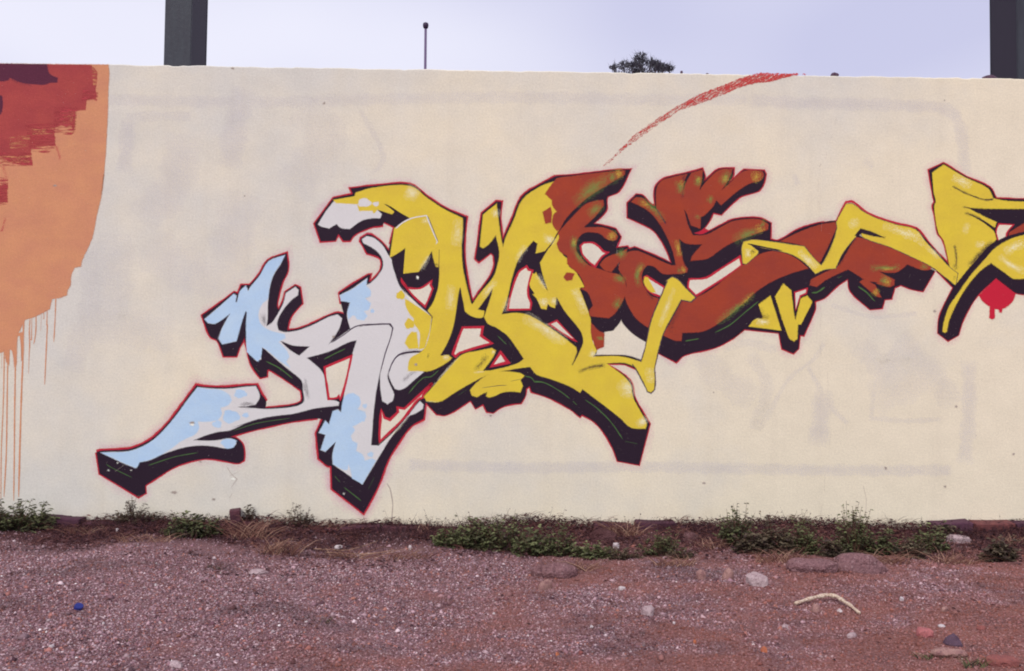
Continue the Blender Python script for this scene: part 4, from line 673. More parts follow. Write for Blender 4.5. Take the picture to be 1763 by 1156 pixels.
def normals(q, closed):
    n = len(q); r_ = []
    for i in range(n):
        a = q[(i - 1) % n] if closed or i > 0 else q[i]; b = q[(i + 1) % n] if closed or i < n - 1 else q[i]
        p = q[i]
        d1 = (p[0] - a[0], p[1] - a[1]); d2 = (b[0] - p[0], b[1] - p[1])
        l1, l2 = math.hypot(*d1), math.hypot(*d2)
        if l1 < 1e-9: d1, l1 = d2, l2
        if l2 < 1e-9: d2, l2 = d1, l1
        n1 = (-d1[1] / (l1 or 1), d1[0] / (l1 or 1)); n2 = (-d2[1] / (l2 or 1), d2[0] / (l2 or 1))
        m = (n1[0] + n2[0], n1[1] + n2[1]); L = math.hypot(*m)
        if L < 0.3: r_.append((n1[0], n1[1])); continue
        m = (m[0] / L, m[1] / L); k = min(1.9, 1 / max(0.3, m[0] * n1[0] + m[1] * n1[1])); r_.append((m[0] * k, m[1] * k))
    return r_
def resample(q, step):
    out_ = [q[0]]; 
    for a, b in zip(q, q[1:]):
        n = max(1, int(math.hypot(b[0] - a[0], b[1] - a[1]) / step))
        out_ += [(a[0] + (b[0] - a[0]) * k / n, a[1] + (b[1] - a[1]) * k / n) for k in range(1, n + 1)]
    return out_
class Film:
    def __init__(s): s.v = []; s.f = []; s.a = []
    def poly(s, q, y):
        r_ = delaunay_2d_cdt([Vector(p) for p in q], [], [list(range(len(q)))], 1, 1e-6)
        o = len(s.v)
        for k, p in enumerate(r_[0]): s.v.append((p[0], y - 2e-7 * (k % 3), p[1])); s.a.append(1.0)
        for t in r_[2]:
            a, b, c = (r_[0][i] for i in t)
            cr_ = (b[0] - a[0]) * (c[1] - a[1]) - (b[1] - a[1]) * (c[0] - a[0])
            s.f.append(tuple(o + i for i in (t if cr_ > 0 else t[::-1])))
    def strip(s, q, w_, y, closed, prof, taper):
        nn = normals(q, closed); n = len(q); o = len(s.v); m = len(prof)
        L = [0.0]
        for i in range(1, n): L.append(L[-1] + math.hypot(q[i][0] - q[i - 1][0], q[i][1] - q[i - 1][1]))
        T = L[-1] or 1
        for i in range(n):
            e = 1.0
            ww = w_ * (1 + 0.13 * math.sin(L[i] * 31 + q[0][0] * 9) + 0.08 * math.sin(L[i] * 83))
            if taper and not closed:
                d = min(L[i], T - L[i]); e = min(1.0, d / max(1e-6, min(taper, T * 0.45)))
            for j, (u, al) in enumerate(prof):
                k = ww * (u if not (taper and len(prof) == 4) else u * (0.35 + 0.65 * e))
                s.v.append((q[i][0] + nn[i][0] * k, y - 1e-7 * ((i * 7) % 9), q[i][1] + nn[i][1] * k)); s.a.append(al * (e if len(prof) > 4 else 1))
        for i in range(n if closed else n - 1):
            a, b = o + i * m, o + ((i + 1) % n) * m
            for j in range(m - 1): s.f.append((a + j, a + j + 1, b + j + 1, b + j))
SOFT = [(-1.0, 0.0), (-0.72, 0.12), (-0.4, 0.55), (0, 1.0), (0.4, 0.55), (0.72, 0.12), (1.0, 0.0)]
BAR = [(-1.0, 0.0), (-0.7, 0.75), (-0.3, 1.0), (0.3, 1.0), (0.7, 0.75), (1.0, 0.0)]
EDGE = [(-1.0, 0.0), (-0.45, 0.8), (0.45, 0.35), (1.0, 0.0)]
films = {}; order = 0
for prt, sub, kind, wd, al, txt in MURAL:
    q = [float(t) / 1000 for t in txt.split()]; q = list(zip(q[0::2], q[1::2])); order += 1
    y = -0.0001 - 0.000003 * order
    F_ = films.setdefault((prt, sub, order), Film())
    if kind == 'P':
        sm = smooth_path(q, True)
        if sub == 'red_brush': sm = [(p[0] + rnd.uniform(-.0035, .0035), p[1] + rnd.uniform(-.0035, .0035)) for p in resample(sm + sm[:1], 0.008)[:-1]]
        F_.poly(sm, y)
        if sub not in ('cut_back', 'red_brush', 'crimson_brush', 'orange_brush'): F_.strip(sm, 0.0052, y - 1.4e-6, True, EDGE, 0)
    elif kind in 'RC': F_.strip(smooth_path(q, kind == 'C'), wd / 2000, y, kind == 'C', [(-1.25, 0), (-0.7, 1), (0.7, 1), (1.25, 0)], 0.012 if kind == 'R' and wd < 13 else 0)
    else: F_.strip(resample(smooth_path(q, False, 80), max(0.004, wd / 3500)), wd / 1000, y, False, [(u, a_ * al) for u, a_ in (BAR if sub == 'lavender_ghost' else SOFT)], 9.0 if 'highlight' in sub else wd / 1000 * (1.5 if sub == 'dark_mist' else 0.8))
PART_LABEL = {'first_letter': 'pale blue and grey graffiti letter with a long tail', 'second_letter': 'yellow graffiti letter shaped like an M',
 'third_letter': 'rust brown curled graffiti letter', 'fourth_letter': 'rust brown S-shaped graffiti letter', 'fifth_letter': 'yellow zigzag graffiti letter running off the right edge',
 'left_mural': 'orange and crimson mural dripping at the left', 'arc_stroke': 'thin red dry-brush arc', 'painted_over_ghost': 'faint lavender marks of an older painted-over frame', 'wall_damage': 'cracks and chips in the render'}
NAMES = {'first_letter': 'graffiti_letter', 'second_letter': 'graffiti_letter', 'third_letter': 'graffiti_letter', 'fourth_letter': 'graffiti_letter', 'fifth_letter': 'graffiti_letter', 'left_mural': 'mural', 'arc_stroke': 'brush_arc', 'painted_over_ghost': 'ghost_marks', 'wall_damage': 'plaster_damage'}
pe = {}
for (prt, sub, k_), F_ in films.items():
    if prt not in pe:
        pe[prt] = empty(NAMES[prt]); pe[prt].parent = wall; pe[prt]['label'] = PART_LABEL[prt]
    link(sub, mesh(sub, F_.v, F_.f, attr={'alpha': F_.a}), PM[sub], pe[prt])

# ---- exposed brick footing
M = Mat('old_brick', 0.95)
c = M.ramp(M.n('ShaderNodeObjectInfo').outputs['Random'], [(0, lin((78, 48, 64))), (0.45, lin((100, 60, 66))), (0.8, lin((122, 72, 70))), (1, lin((84, 56, 76)))])
c = M.mix(M.ramp(M.noise(M.pos(), 35, 5, 0.7), [(0.4, (0, 0, 0)), (0.75, (1, 1, 1))]), c, (*lin((66, 44, 54)), 1)); M.col(c)
M.bump(M.noise(M.pos(), 90, 4, 0.7), 0.6, 0.01); BRICK = M.m
def rough_box(sx_, sy_, sz_, seed, bev=0.006, jit=0.004):
    r_ = random.Random(seed); bm = bmesh.new(); bmesh.ops.create_cube(bm, size=1)
    for q in bm.verts: q.co = Vector((q.co.x * sx_, q.co.y * sy_, q.co.z * sz_))
    bmesh.ops.subdivide_edges(bm, edges=[e for e in bm.edges if abs((e.verts[0].co - e.verts[1].co).x) > 1e-4], cuts=2)
    bmesh.ops.bevel(bm, geom=[e for e in bm.edges if e.calc_face_angle(0) > 0.5], offset=bev, segments=1, affect='EDGES')
    for q in bm.verts: q.co += Vector((r_.uniform(-jit, jit), r_.uniform(-jit, jit), r_.uniform(-jit, jit)))
    me_ = bpy.data.meshes.new('brick'); bm.to_mesh(me_); bm.free(); return me_
bmeshes = [rough_box(0.24, 0.11, 0.06, 40 + i) for i in range(6)]
for m_ in bmeshes: m_.materials.append(BRICK)
bx, i = -4.6, 0
while bx < 4.6:
    i += 1
    if not (0.35 < (i * 0.37) % 1 < 0.43):
        o = bpy.data.objects.new('brick', bmeshes[i % 6]); COL.objects.link(o); o.parent = wall
        o.location = (bx + 0.12, -0.062 + rnd.uniform(-0.004, 0.010) - (0.0), -0.018 + 0.014 * math.sin(bx * 2.3) + rnd.uniform(-0.018, 0.012))
        if bx > 2.45: o.location.z += 0.05
        elif -2.95 < bx < -2.6: o.location.z += 0.035
        elif 0.3 < bx < 0.9: o.location.z += 0.015
        o.rotation_euler = (rnd.uniform(-0.06, 0.06), rnd.uniform(-0.07, 0.07), rnd.uniform(-0.06, 0.06))
    bx += 0.25 + rnd.uniform(0, 0.014)
o = bpy.data.objects.new('brick', bmeshes[1]); COL.objects.link(o); o.parent = wall; o.location = (-1.655, -0.075, 0.055); o.rotation_euler = (0, 1.5, 0.2); o.scale = (0.42, 1, 1)

# ================================================================ BEHIND THE WALL
def box(sx_, sy_, z0, z1, bev=0.0, name='box'):
    bm = bmesh.new(); bmesh.ops.create_cube(bm, size=1)
    for q in bm.verts: q.co = Vector((q.co.x * sx_, q.co.y * sy_, z0 + (q.co.z + 0.5) * (z1 - z0)))
    if bev: bmesh.ops.bevel(bm, geom=list(bm.edges), offset=bev, segments=2, affect='EDGES')
    me_ = bpy.data.meshes.new(name); bm.to_mesh(me_); bm.free(); return me_
M = Mat('grey_green_steel_paint', 0.5); c = M.mix(M.ramp(M.noise(M.pos((6, 6, 1.2)), 3, 5), [(0.4, (0, 0, 0)), (0.7, (1, 1, 1))]), (*lin((58, 62, 70)), 1), (*lin((50, 50, 60)), 1)); M.col(c)
M.bump(M.noise(M.pos(), 40, 3), 0.15, 0.01); STEEL = M.m
M = Mat('shade_toned_steel', 0.6); M.col(M.mix(M.noise(M.pos((8, 8, 1)), 2, 4), (*lin((48, 40, 54)), 1), (*lin((42, 34, 48)), 1))); STEEL_SHADED = M.m  # column sides darker than the lit front: shade put into the colour
def column(x, y, wdt, dep, label, lean):
    """steel column: boxed core with plate faces on the front and slightly narrower sides in a darker, shaded tone"""
    t = empty('steel_column', (x, y, 0)); tag(t, label, 'column', 'steel columns behind the wall', 'thing'); t.rotation_euler = (0, lean, 0)
    a = link('core', box(wdt * 0.97, dep, -0.1, 5.2, 0.004, 'core'), STEEL_SHADED, t)
    b = link('front_plate', box(wdt, 0.012, -0.1, 5.2, 0.003, 'front_plate'), STEEL, t); b.location = (0, -dep / 2 - 0.0061, 0)
    b = link('back_plate', box(wdt, 0.012, -0.1, 5.2, 0.003, 'back_plate'), STEEL, t); b.location = (0, dep / 2 + 0.0061, 0)
    b = link('base_plate', box(wdt + 0.18, dep + 0.18, -0.02, 0.012, 0.003, 'base_plate'), STEEL_SHADED, t)
    return t
column(-2.350, 0.980, 0.184, 0.360, 'dark grey steel column rising behind the wall above the painted-over corner', 0.012)
column(3.695, 0.980, 0.184, 0.360, 'dark grey steel column behind the wall at the far right edge', -0.012)
M = Mat('lamp_grey', 0.5); M.col(lin((104, 88, 118))); LAMPM = M.m
M = Mat('lamp_head_dark', 0.5); M.col(lin((60, 44, 70))); LAMPH = M.m
def lathe(prof, n=14, name='lathe'):
    v_, f_ = [], []
    for (r_, z_) in prof:
        for k in range(n): a_ = 2 * math.pi * k / n; v_.append((r_ * math.cos(a_), r_ * math.sin(a_), z_))
    for j in range(len(prof) - 1):
        for k in range(n): f_.append((j * n + k, j * n + (k + 1) % n, (j + 1) * n + (k + 1) % n, (j + 1) * n + k))
    f_ += [tuple(range(n - 1, -1, -1)), tuple(range((len(prof) - 1) * n, len(prof) * n))]
    return mesh(name, v_, f_, True)
def lamp(x, y, h):
    t = empty('street_lamp', (x, y, 0)); tag(t, 'thin grey street lamp post with small round head far behind the wall', 'street lamp')
    link('post', lathe([(0.09, -0.05), (0.085, 1.2), (0.055, 1.25), (0.038, h - 0.16)], 12, 'post'), LAMPM, t)
    link('lamp_head', lathe([(0.035, h - 0.20), (0.075, h - 0.16), (0.088, h - 0.09), (0.080, h - 0.03), (0.03, h)], 14, 'lamp_head'), LAMPH, t)
lamp(-2.137, 24.000, 10.946)

# ---- foliage tools
def leafmat(name, cols, rough=0.7):
    M = Mat(name, rough); r_ = M.n('ShaderNodeAttribute', attribute_name='tone').outputs['Fac']
    k = len(cols) - 1
    M.col(M.ramp(r_, [(i_ / k, lin(c_)) for i_, c_ in enumerate(cols)])); return M.m
class Leaves:
    def __init__(s): s.v = []; s.f = []; s.t = []
    def leaf(s, p, d, L, W, tone, up=None, bend=0.25):
        d = d.normalized(); up = up or Vector((0, 0, 1)); sd_ = d.cross(up)
        if sd_.length < 1e-3: sd_ = Vector((1, 0, 0))
        sd_.normalize(); nn = sd_.cross(d); o = len(s.v)
        for a_, b_, h_ in ((0, 0, 0), (0.35, 0.5, 0.06), (0.72, 0.38, 0), (1, 0, -bend), (0.72, -0.38, 0), (0.35, -0.5, 0.06)):
            s.v.append(p + d * (L * a_) + sd_ * (W * b_) + nn * (L * h_)); s.t.append(tone)
        s.f += [(o, o + 1, o + 2, o + 3), (o, o + 3, o + 4, o + 5)]
    def tube(s, a, b, r0, r1, tone, n=4):
        d = (b - a).normalized(); q = d.orthogonal().normalized(); w_ = d.cross(q); o = len(s.v)
        for (p, r_) in ((a, r0), (b, r1)):
            for k in range(n): an_ = 2 * math.pi * k / n; s.v.append(p + (q * math.cos(an_) + w_ * math.sin(an_)) * r_); s.t.append(tone)
        for k in range(n): s.f.append((o + k, o + (k + 1) % n, o + n + (k + 1) % n, o + n + k))
    def blade(s, pts_, w0, tone):
        o = len(s.v); n = len(pts_)
        for i_, p in enumerate(pts_):
            d = (pts_[min(i_ + 1, n - 1)] - pts_[max(i_ - 1, 0)]); sd_ = d.cross(Vector((0.3, 1, 0.1))).normalized() * w0 * (1 - i_ / (n - 0.9)) * 0.5
            s.v += [p - sd_, p + sd_]; s.t += [tone, tone]
        for i_ in range(n - 1): s.f.append((o + 2 * i_, o + 2 * i_ + 1, o + 2 * i_ + 3, o + 2 * i_ + 2))
    def build(s, name, mat, parent): return link(name, mesh(name, s.v, s.f, False, {'tone': s.t}), mat, parent)
TREE_LEAF = leafmat('far_tree_leaf', [(66, 60, 76), (86, 84, 94), (104, 106, 110)])
BARK = leafmat('far_tree_bark', [(66, 48, 58), (84, 62, 66)])
def far_tree(x, y, top, clumps):
    """tapered trunk with limbs; leaf clumps on every limb; only the highest sprays clear the wall"""
    t = empty('far_tree', (x, y, 0)); tag(t, 'dark bushy treetop just showing above the wall top', 'tree'); r_ = random.Random(11)
    tr, cw = Leaves(), Leaves()
    fork = Vector((0.05, 0, top * 0.42)); tr.tube(Vector((0, 0, -0.1)), Vector((0.03, 0, top * 0.2)), 0.17, 0.13, 0.3, 10); tr.tube(Vector((0.03, 0, top * 0.2)), fork, 0.13, 0.10, 0.4, 10)
    for (cx, cz, rx, rz_, n) in clumps:
        c_ = Vector((cx, r_.uniform(-0.5, 0.5), cz)); mid = fork.lerp(c_, 0.55) + Vector((0, 0, 0.15)); tr.tube(fork, mid, 0.06, 0.035, 0.5, 6); tr.tube(mid, c_, 0.035, 0.012, 0.6, 5)
        for k in range(n):
            u = Vector((r_.gauss(0, 1), r_.gauss(0, 1), r_.gauss(0, 1))).normalized() * r_.random() ** 0.45
            p = c_ + Vector((u.x * rx, u.y * rx, u.z * rz_ + abs(u.x) * 0.0)); d = Vector((u.x * 0.6 + r_.uniform(-.4, .4), u.y + r_.uniform(-.4, .4), 0.7 + r_.uniform(-.3, .8)))
            cw.leaf(p, d, r_.uniform(0.05, 0.12), r_.uniform(0.018, 0.034), r_.random())
            if k % 9 == 0: cw.blade([p, p + d.normalized() * 0.12, p + d.normalized() * 0.24], 0.012, r_.random())
    tr.build('trunk', BARK, t); cw.build('crown', TREE_LEAF, t)
far_tree(4.412, 24.000, 10.093, [(-0.834, 9.622, 0.123, 0.088, 90), (-0.516, 9.733, 0.193, 0.141, 150), (-0.267, 9.666, 0.158, 0.105, 140), (-0.037, 9.865, 0.193, 0.228, 330), (-0.0, 9.653, 0.158, 0.158, 160), (0.283, 9.746, 0.158, 0.158, 170), (0.426, 9.659, 0.141, 0.123, 100), (0.621, 9.769, 0.176, 0.158, 220), (0.693, 9.646, 0.193, 0.123, 130), (0.906, 9.649, 0.141, 0.088, 120), (0.019, 9.511, 0.914, 0.088, 600), (-0.759, 9.073, 0.492, 0.246, 250), (0.661, 9.095, 0.527, 0.246, 300), (-0.223, 8.549, 0.879, 0.351, 400), (0.488, 8.382, 0.703, 0.351, 300)])

# ================================================================ WEEDS ALONG THE WALL FOOT
GREEN = leafmat('weed_leaf', [(46, 36, 38), (64, 62, 46), (88, 92, 60), (120, 126, 86)])
DULL = leafmat('dull_weed_leaf', [(48, 34, 40), (66, 52, 48), (86, 76, 60), (114, 102, 82)])
STEM = leafmat('weed_stem', [(74, 46, 48), (104, 78, 62)])
DRY = leafmat('dry_grass', [(76, 46, 48), (104, 66, 60), (136, 96, 82), (182, 150, 128)])
def weed(x, y, wd, h, n, label, mat=None, lean=0.0, seed=0, leaf=0.021, name='weed', group='green weeds along the wall foot', spires=0):
    r_ = random.Random(seed * 13 + 5); z0 = ground_h(x, y); t = empty(name, (x, y, z0)); tag(t, label, 'weed', group)
    st, lv = Leaves(), Leaves(); n = int(n * r_.uniform(1.9, 2.6)); h *= r_.uniform(1.25, 1.55); leaf *= r_.choice((0.95, 1.1, 1.3, 1.5)); slim = r_.choice((0.35, 0.55, 0.7)); dark = r_.uniform(-0.14, 0.1); spires = spires + n // 16
    for k in range(n):
        a_ = r_.random() * 6.283; rr = wd / 2 * math.sqrt(r_.random()); ox = Vector((rr * math.cos(a_), min(0.45 * rr * math.sin(a_), -y - 0.04), 0))
        ht = h * (1 - 0.5 * (rr / (wd / 2)) ** 2) * r_.uniform(0.3, 1.0) ** 1.2
        if k < spires: ht = h * r_.uniform(0.7, 1.08)
        rootp = ox * 0.45; rootp.z = -0.012
        p0 = rootp; segs = 4; dirv = Vector((ox.x * 0.8 + lean, ox.y * 0.8, ht)); 
        for s_ in range(1, segs + 1):
            p1 = rootp + dirv * (s_ / segs) + Vector((r_.uniform(-.008, .008), r_.uniform(-.008, .008), -0.18 * rr * (s_ / segs) ** 2))
            st.tube(p0, p1, 0.0022 * (1.15 - s_ / segs) + 0.0006, 0.0022 * (1.1 - s_ / segs) + 0.0006, r_.random())
            for q_ in range(4):
                b_ = r_.random() * 6.283; d_ = Vector((math.cos(b_), math.sin(b_) - 0.25, r_.uniform(-0.15, 0.75))); L_ = leaf * r_.uniform(0.6, 1.25) * (0.8 if k < spires else 1)
                pp = p0.lerp(p1, r_.random()); 
                if y + pp.y + d_.y * L_ > -0.012: d_.y = -abs(d_.y)
                lv.leaf(pp, d_, L_, L_ * slim * r_.uniform(0.8, 1.25), min(1, max(0, r_.gauss(0.33 + dark + 0.35 * s_ / segs, 0.2))), Vector((r_.uniform(-.4, .4), r_.uniform(-.6, .1), 1)))
            p0 = p1
    st.build('stem', STEM, t); lv.build('foliage', mat or GREEN, t); return t
def dry_tuft(x, y, wd, h, n, label, seed=0, lay=0.6, mat=None, name='dry_grass_tuft', bw=0.0035):
    r_ = random.Random(seed * 7 + 3); t = empty(name, (x, y, ground_h(x, y))); tag(t, label, 'dry grass' if not mat else 'grass', 'dead grass tufts' if not mat else 'small grass tufts'); bl = Leaves()
    for k in range(n):
        a_ = r_.random() * 6.283; rr = wd / 2 * math.sqrt(r_.random()) * 0.8; p = Vector((rr * math.cos(a_), 0.4 * rr * math.sin(a_), -0.008)); b_ = r_.random() * 6.283
        hh = h * r_.uniform(0.35, 1); sp_ = hh * lay * r_.uniform(0.4, 1.9); d_ = Vector((math.cos(b_) * sp_, math.sin(b_) * sp_ * 0.6, 0))
        if y + p.y + d_.y > -0.015: d_.y = -abs(d_.y)
        bl.blade([p, p + d_ * 0.3 + Vector((0, 0, hh * 0.55)), p + d_ * 0.65 + Vector((0, 0, hh * 0.9)), p + d_ + Vector((0, 0, hh * r_.uniform(0.7, 1.0)))], bw * r_.uniform(0.6, 1.4), r_.random())
    bl.build('blades', mat or DRY, t); return t
# dead leaves, stalks and crumbs matted along the wall foot: one mass
lit = Leaves(); r_ = random.Random(77)
for k in range(42000):
    x = r_.uniform(-4.2, 4.2); d_ = min(1.2, r_.expovariate(1 / 0.3)); y = -0.02 - d_
    if vnoise(x, y, 0.45, 9) * 0.7 + vnoise(x, y, 0.15, 10) * 0.3 < 0.30 + 0.28 * d_: continue
    z = ground_h(x, y) + r_.uniform(0.0, 0.055) * math.exp(-d_ / 0.12) + r_.uniform(0, 0.012); a_ = r_.uniform(0, 6.283); L_ = r_.uniform(0.008, 0.03); p = Vector((x, y, z)); dv = Vector((math.cos(a_), math.sin(a_) * 0.7, r_.uniform(-0.2, 0.5)))
    if y + dv.y * 0.09 > -0.01: dv.y = -abs(dv.y)
    t_ = min(1, max(0, r_.gauss(0.3, 0.22)))
    if k % 3: lit.leaf(p, dv, L_, L_ * r_.uniform(0.3, 0.7), t_, Vector((r_.uniform(-.7, .7), r_.uniform(-.7, .7), 1)))
    else: lit.blade([p, p + dv * 0.03 + Vector((0, 0, 0.006)), p + dv * r_.uniform(0.05, 0.09)], 0.003, min(1, t_ + 0.25))
LITTER = leafmat('plant_litter', [(50, 30, 40), (76, 46, 50), (104, 64, 62), (150, 108, 96)])
for k in range(1500):          # stray dead leaves and stalks out on the gravel
    x = r_.uniform(-3.4, 3.4); y = -r_.uniform(0.5, 3.2); p = Vector((x, y, ground_h(x, y) + 0.006)); a_ = r_.uniform(0, 6.283); dv = Vector((math.cos(a_), math.sin(a_), r_.uniform(-0.1, 0.3))); L_ = r_.uniform(0.008, 0.022)
    if k % 2: lit.leaf(p, dv, L_, L_ * 0.5, r_.random() * 0.8, Vector((r_.uniform(-.5, .5), r_.uniform(-.5, .5), 1)))
    else: lit.blade([p, p + dv * 0.02 + Vector((0, 0, 0.004)), p + dv * r_.uniform(0.03, 0.07)], 0.0022, r_.random())
for k in range(9000):          # brittle dead stems standing among the weeds
    x = r_.uniform(-3.9, 3.9); d_ = min(0.75, r_.expovariate(1 / 0.22)); y = -0.03 - d_
    if vnoise(x, y, 0.5, 12) * 0.75 + vnoise(x, y, 0.12, 13) * 0.25 < (0.34 if x > -0.6 else 0.44): continue
    hh = r_.uniform(0.02, 0.10) * (1.3 if r_.random() < 0.06 else 0.8); a_ = r_.uniform(0, 6.283); dv = Vector((math.cos(a_) * 0.5, -abs(math.sin(a_)) * 0.4 if d_ < 0.1 else math.sin(a_) * 0.4, 1)) * hh; p = Vector((x, y, ground_h(x, y) - 0.004)); t_ = min(1, max(0, r_.gauss(0.22, 0.2)))
    lit.blade([p, p + dv * 0.5 + Vector((r_.uniform(-.006, .006), 0, 0)), p + dv], 0.0032, t_)
    for q_ in range(2): lit.leaf(p + dv * r_.uniform(0.3, 1), Vector((r_.uniform(-1, 1), r_.uniform(-1, 0), r_.uniform(-.3, .6))), r_.uniform(0.008, 0.018), r_.uniform(0.004, 0.009), t_)
o = lit.build('plant_litter', LITTER, None); tag(o, 'mat of brown dead leaves and stems along the wall foot', 'litter', kind='stuff')
weed(-2.938, -0.196, 0.415, 0.159, 60, 'low dark green weed under the orange drips at the left edge', seed=1)
weed(-2.805, -0.117, 0.175, 0.140, 16, 'small upright weed beside the orange drips', seed=2, spires=2)
weed(-2.248, -0.102, 0.246, 0.140, 40, 'dull brownish bushy weed under the tip of the blue tail', mat=DULL, seed=3)
weed(-2.143, -0.060, 0.127, 0.074, 12, 'small dark weed right of the brown bushy weed', mat=DULL, seed=4)
weed(-1.820, -0.350, 0.269, 0.121, 42, 'green weed with three tall sprigs below the blue letter tail', seed=5, spires=4)
weed(-1.953, -0.317, 0.135, 0.068, 12, 'tiny green weed left of the three-sprigged weed', seed=6)
weed(-1.585, -0.060, 0.078, 0.099, 7, 'thin sprig of weed beside the upended brick', mat=DULL, seed=7, spires=2)
weed(-1.285, -0.076, 0.183, 0.127, 18, 'sparse dry-looking weed left of the pointed blue foot', mat=DULL, seed=8, spires=3)
weed(-0.348, -0.521, 0.196, 0.095, 26, 'leftmost weed of the dark green row under the yellow letter', seed=9)
weed(-0.201, -0.584, 0.258, 0.149, 44, 'dark green bushy weed with a tall sprig below the yellow fingers', seed=10, spires=1)
weed(-0.034, -0.612, 0.270, 0.161, 52, 'widest dark green weed at the middle of the wall foot', seed=11)
weed(0.131, -0.704, 0.240, 0.130, 40, 'dark green weed right of the widest middle weed', seed=12)
weed(0.259, -0.732, 0.157, 0.163, 22, 'green weed with one upright sprig near the middle bricks', seed=13, spires=1)
weed(0.429, -0.790, 0.218, 0.081, 30, 'low spreading green weed in front of the dry twigs', seed=14)
weed(0.573, -0.832, 0.185, 0.071, 22, 'low weed beside the white chunk', seed=15, mat=DULL)
weed(0.804, -0.752, 0.232, 0.132, 40, 'round green weed right of the dry twigs', seed=16)
weed(0.882, -0.870, 0.141, 0.067, 16, 'small dull weed right of the round green weed', mat=DULL, seed=17)
weed(1.216, -0.681, 0.190, 0.178, 38, 'tall green weed below the yellow blades', seed=18, spires=2)
weed(1.263, -0.863, 0.159, 0.123, 26, 'dull weed leaning against the tall weed under the blades', mat=DULL, seed=19)
weed(1.397, -0.830, 0.173, 0.167, 30, 'reddish green weed left of the vertical crack foot', mat=DULL, seed=20)
weed(1.551, -0.767, 0.206, 0.169, 40, 'leafy green weed at the foot of the vertical crack', seed=21)
weed(1.849, -0.730, 0.195, 0.208, 50, 'tallest green weed in front of the wall on the right', seed=22, spires=2)
weed(1.706, -0.794, 0.124, 0.112, 18, 'dull weed left of the tallest right weed', mat=DULL, seed=23)
weed(2.010, -0.727, 0.176, 0.126, 26, 'green weed right of the tallest right weed', seed=24)
weed(2.164, -0.754, 0.157, 0.106, 24, 'low dull weed between the grey mound and the bricks', mat=DULL, seed=25)
weed(2.347, -0.560, 0.195, 0.136, 34, 'dark weed growing up against the right hand bricks', seed=26)
weed(2.630, -0.165, 0.139, 0.083, 16, 'small purple-brown weed on top of the right hand bricks', mat=DULL, seed=27)
weed(2.607, -0.836, 0.173, 0.102, 24, 'dark sprawling weed below the last brick at the right edge', mat=DULL, seed=28)
dry_tuft(-2.484, -0.258, 0.376, 0.062, 90, 'flat reddish dead grass right of the orange drips', seed=1, lay=2.2)
dry_tuft(-1.495, -0.395, 0.267, 0.134, 120, 'tall brown dead grass left of the wide brown mat', seed=2, lay=1.4)
dry_tuft(-1.262, -0.718, 0.284, 0.104, 170, 'wide brown mat of dead grass left of the pointed foot', seed=3, lay=1.6)
dry_tuft(-1.118, -0.071, 0.318, 0.078, 70, 'short dead grass at the wall left of the pointed foot', seed=4, lay=1.0)
dry_tuft(-0.887, -0.726, 0.346, 0.063, 70, 'long pale straw stalks lying below the pointed foot', seed=5, lay=3.2)
dry_tuft(-0.568, -0.811, 0.341, 0.068, 90, 'dark matted dead grass right of the pointed foot', seed=6, lay=2.0)
dry_tuft(-0.485, -0.132, 0.280, 0.059, 50, 'short dead grass by the wall under the yellow arm', seed=7, lay=1.0)
dry_tuft(0.683, -0.214, 0.255, 0.103, 110, 'pale tangled dry twigs by the orange brick', seed=8, lay=1.3, bw=0.005)
dry_tuft(1.096, -0.715, 0.221, 0.073, 80, 'dead grass left of the tall weed under the blades', seed=9, lay=1.6)
dry_tuft(1.360, -1.059, 0.354, 0.080, 150, 'brown dead grass in front of the leafy right weeds', seed=10, lay=1.6)
dry_tuft(1.958, -0.951, 0.302, 0.075, 110, 'dead grass right of the big grey mound', seed=11, lay=2.0)
dry_tuft(2.319, -0.900, 0.335, 0.082, 110, 'sparse reddish dead grass below the right hand bricks', seed=12, lay=2.2)
dry_tuft(2.890, -0.377, 0.168, 0.084, 60, 'dead grass in front of the last brick at the right', seed=13, lay=1.2)
dry_tuft(0.339, -1.023, 0.268, 0.068, 80, 'dead grass in front of the low spreading weed', seed=14, lay=1.8)
dry_tuft(0.807, -1.069, 0.265, 0.071, 90, 'dead grass below the round green weed', seed=15, lay=1.8)
dry_tuft(-2.024, -0.576, 0.388, 0.055, 80, 'dead grass in front of the brown bushy weed', seed=16, lay=2.2)
dry_tuft(-1.491, -1.111, 0.117, 0.041, 24, 'dark grass tuft in the gravel below the three-sprigged weed', seed=17, lay=1.4, mat=DULL, name='grass_tuft')
dry_tuft(-1.458, -2.453, 0.073, 0.028, 16, 'small dull grass tuft in the gravel right of the blue cap', seed=18, lay=1.3, mat=DULL, name='grass_tuft')
dry_tuft(-0.801, -2.088, 0.104, 0.033, 18, 'small grass tuft in the open gravel left of centre', seed=19, lay=1.4, mat=DULL, name='grass_tuft')
dry_tuft(1.453, -2.559, 0.145, 0.033, 34, 'green grass tuft left of the tan slab', seed=20, lay=1.5, mat=GREEN, name='grass_tuft')
dry_tuft(1.557, -2.690, 0.120, 0.052, 34, 'dark green grass tuft between the slabs at bottom right', seed=21, lay=1.2, mat=GREEN, name='grass_tuft')
dry_tuft(0.980, -2.717, 0.079, 0.036, 20, 'small green grass tuft at the bottom edge below the white stick', seed=22, lay=1.0, mat=DULL, name='grass_tuft')

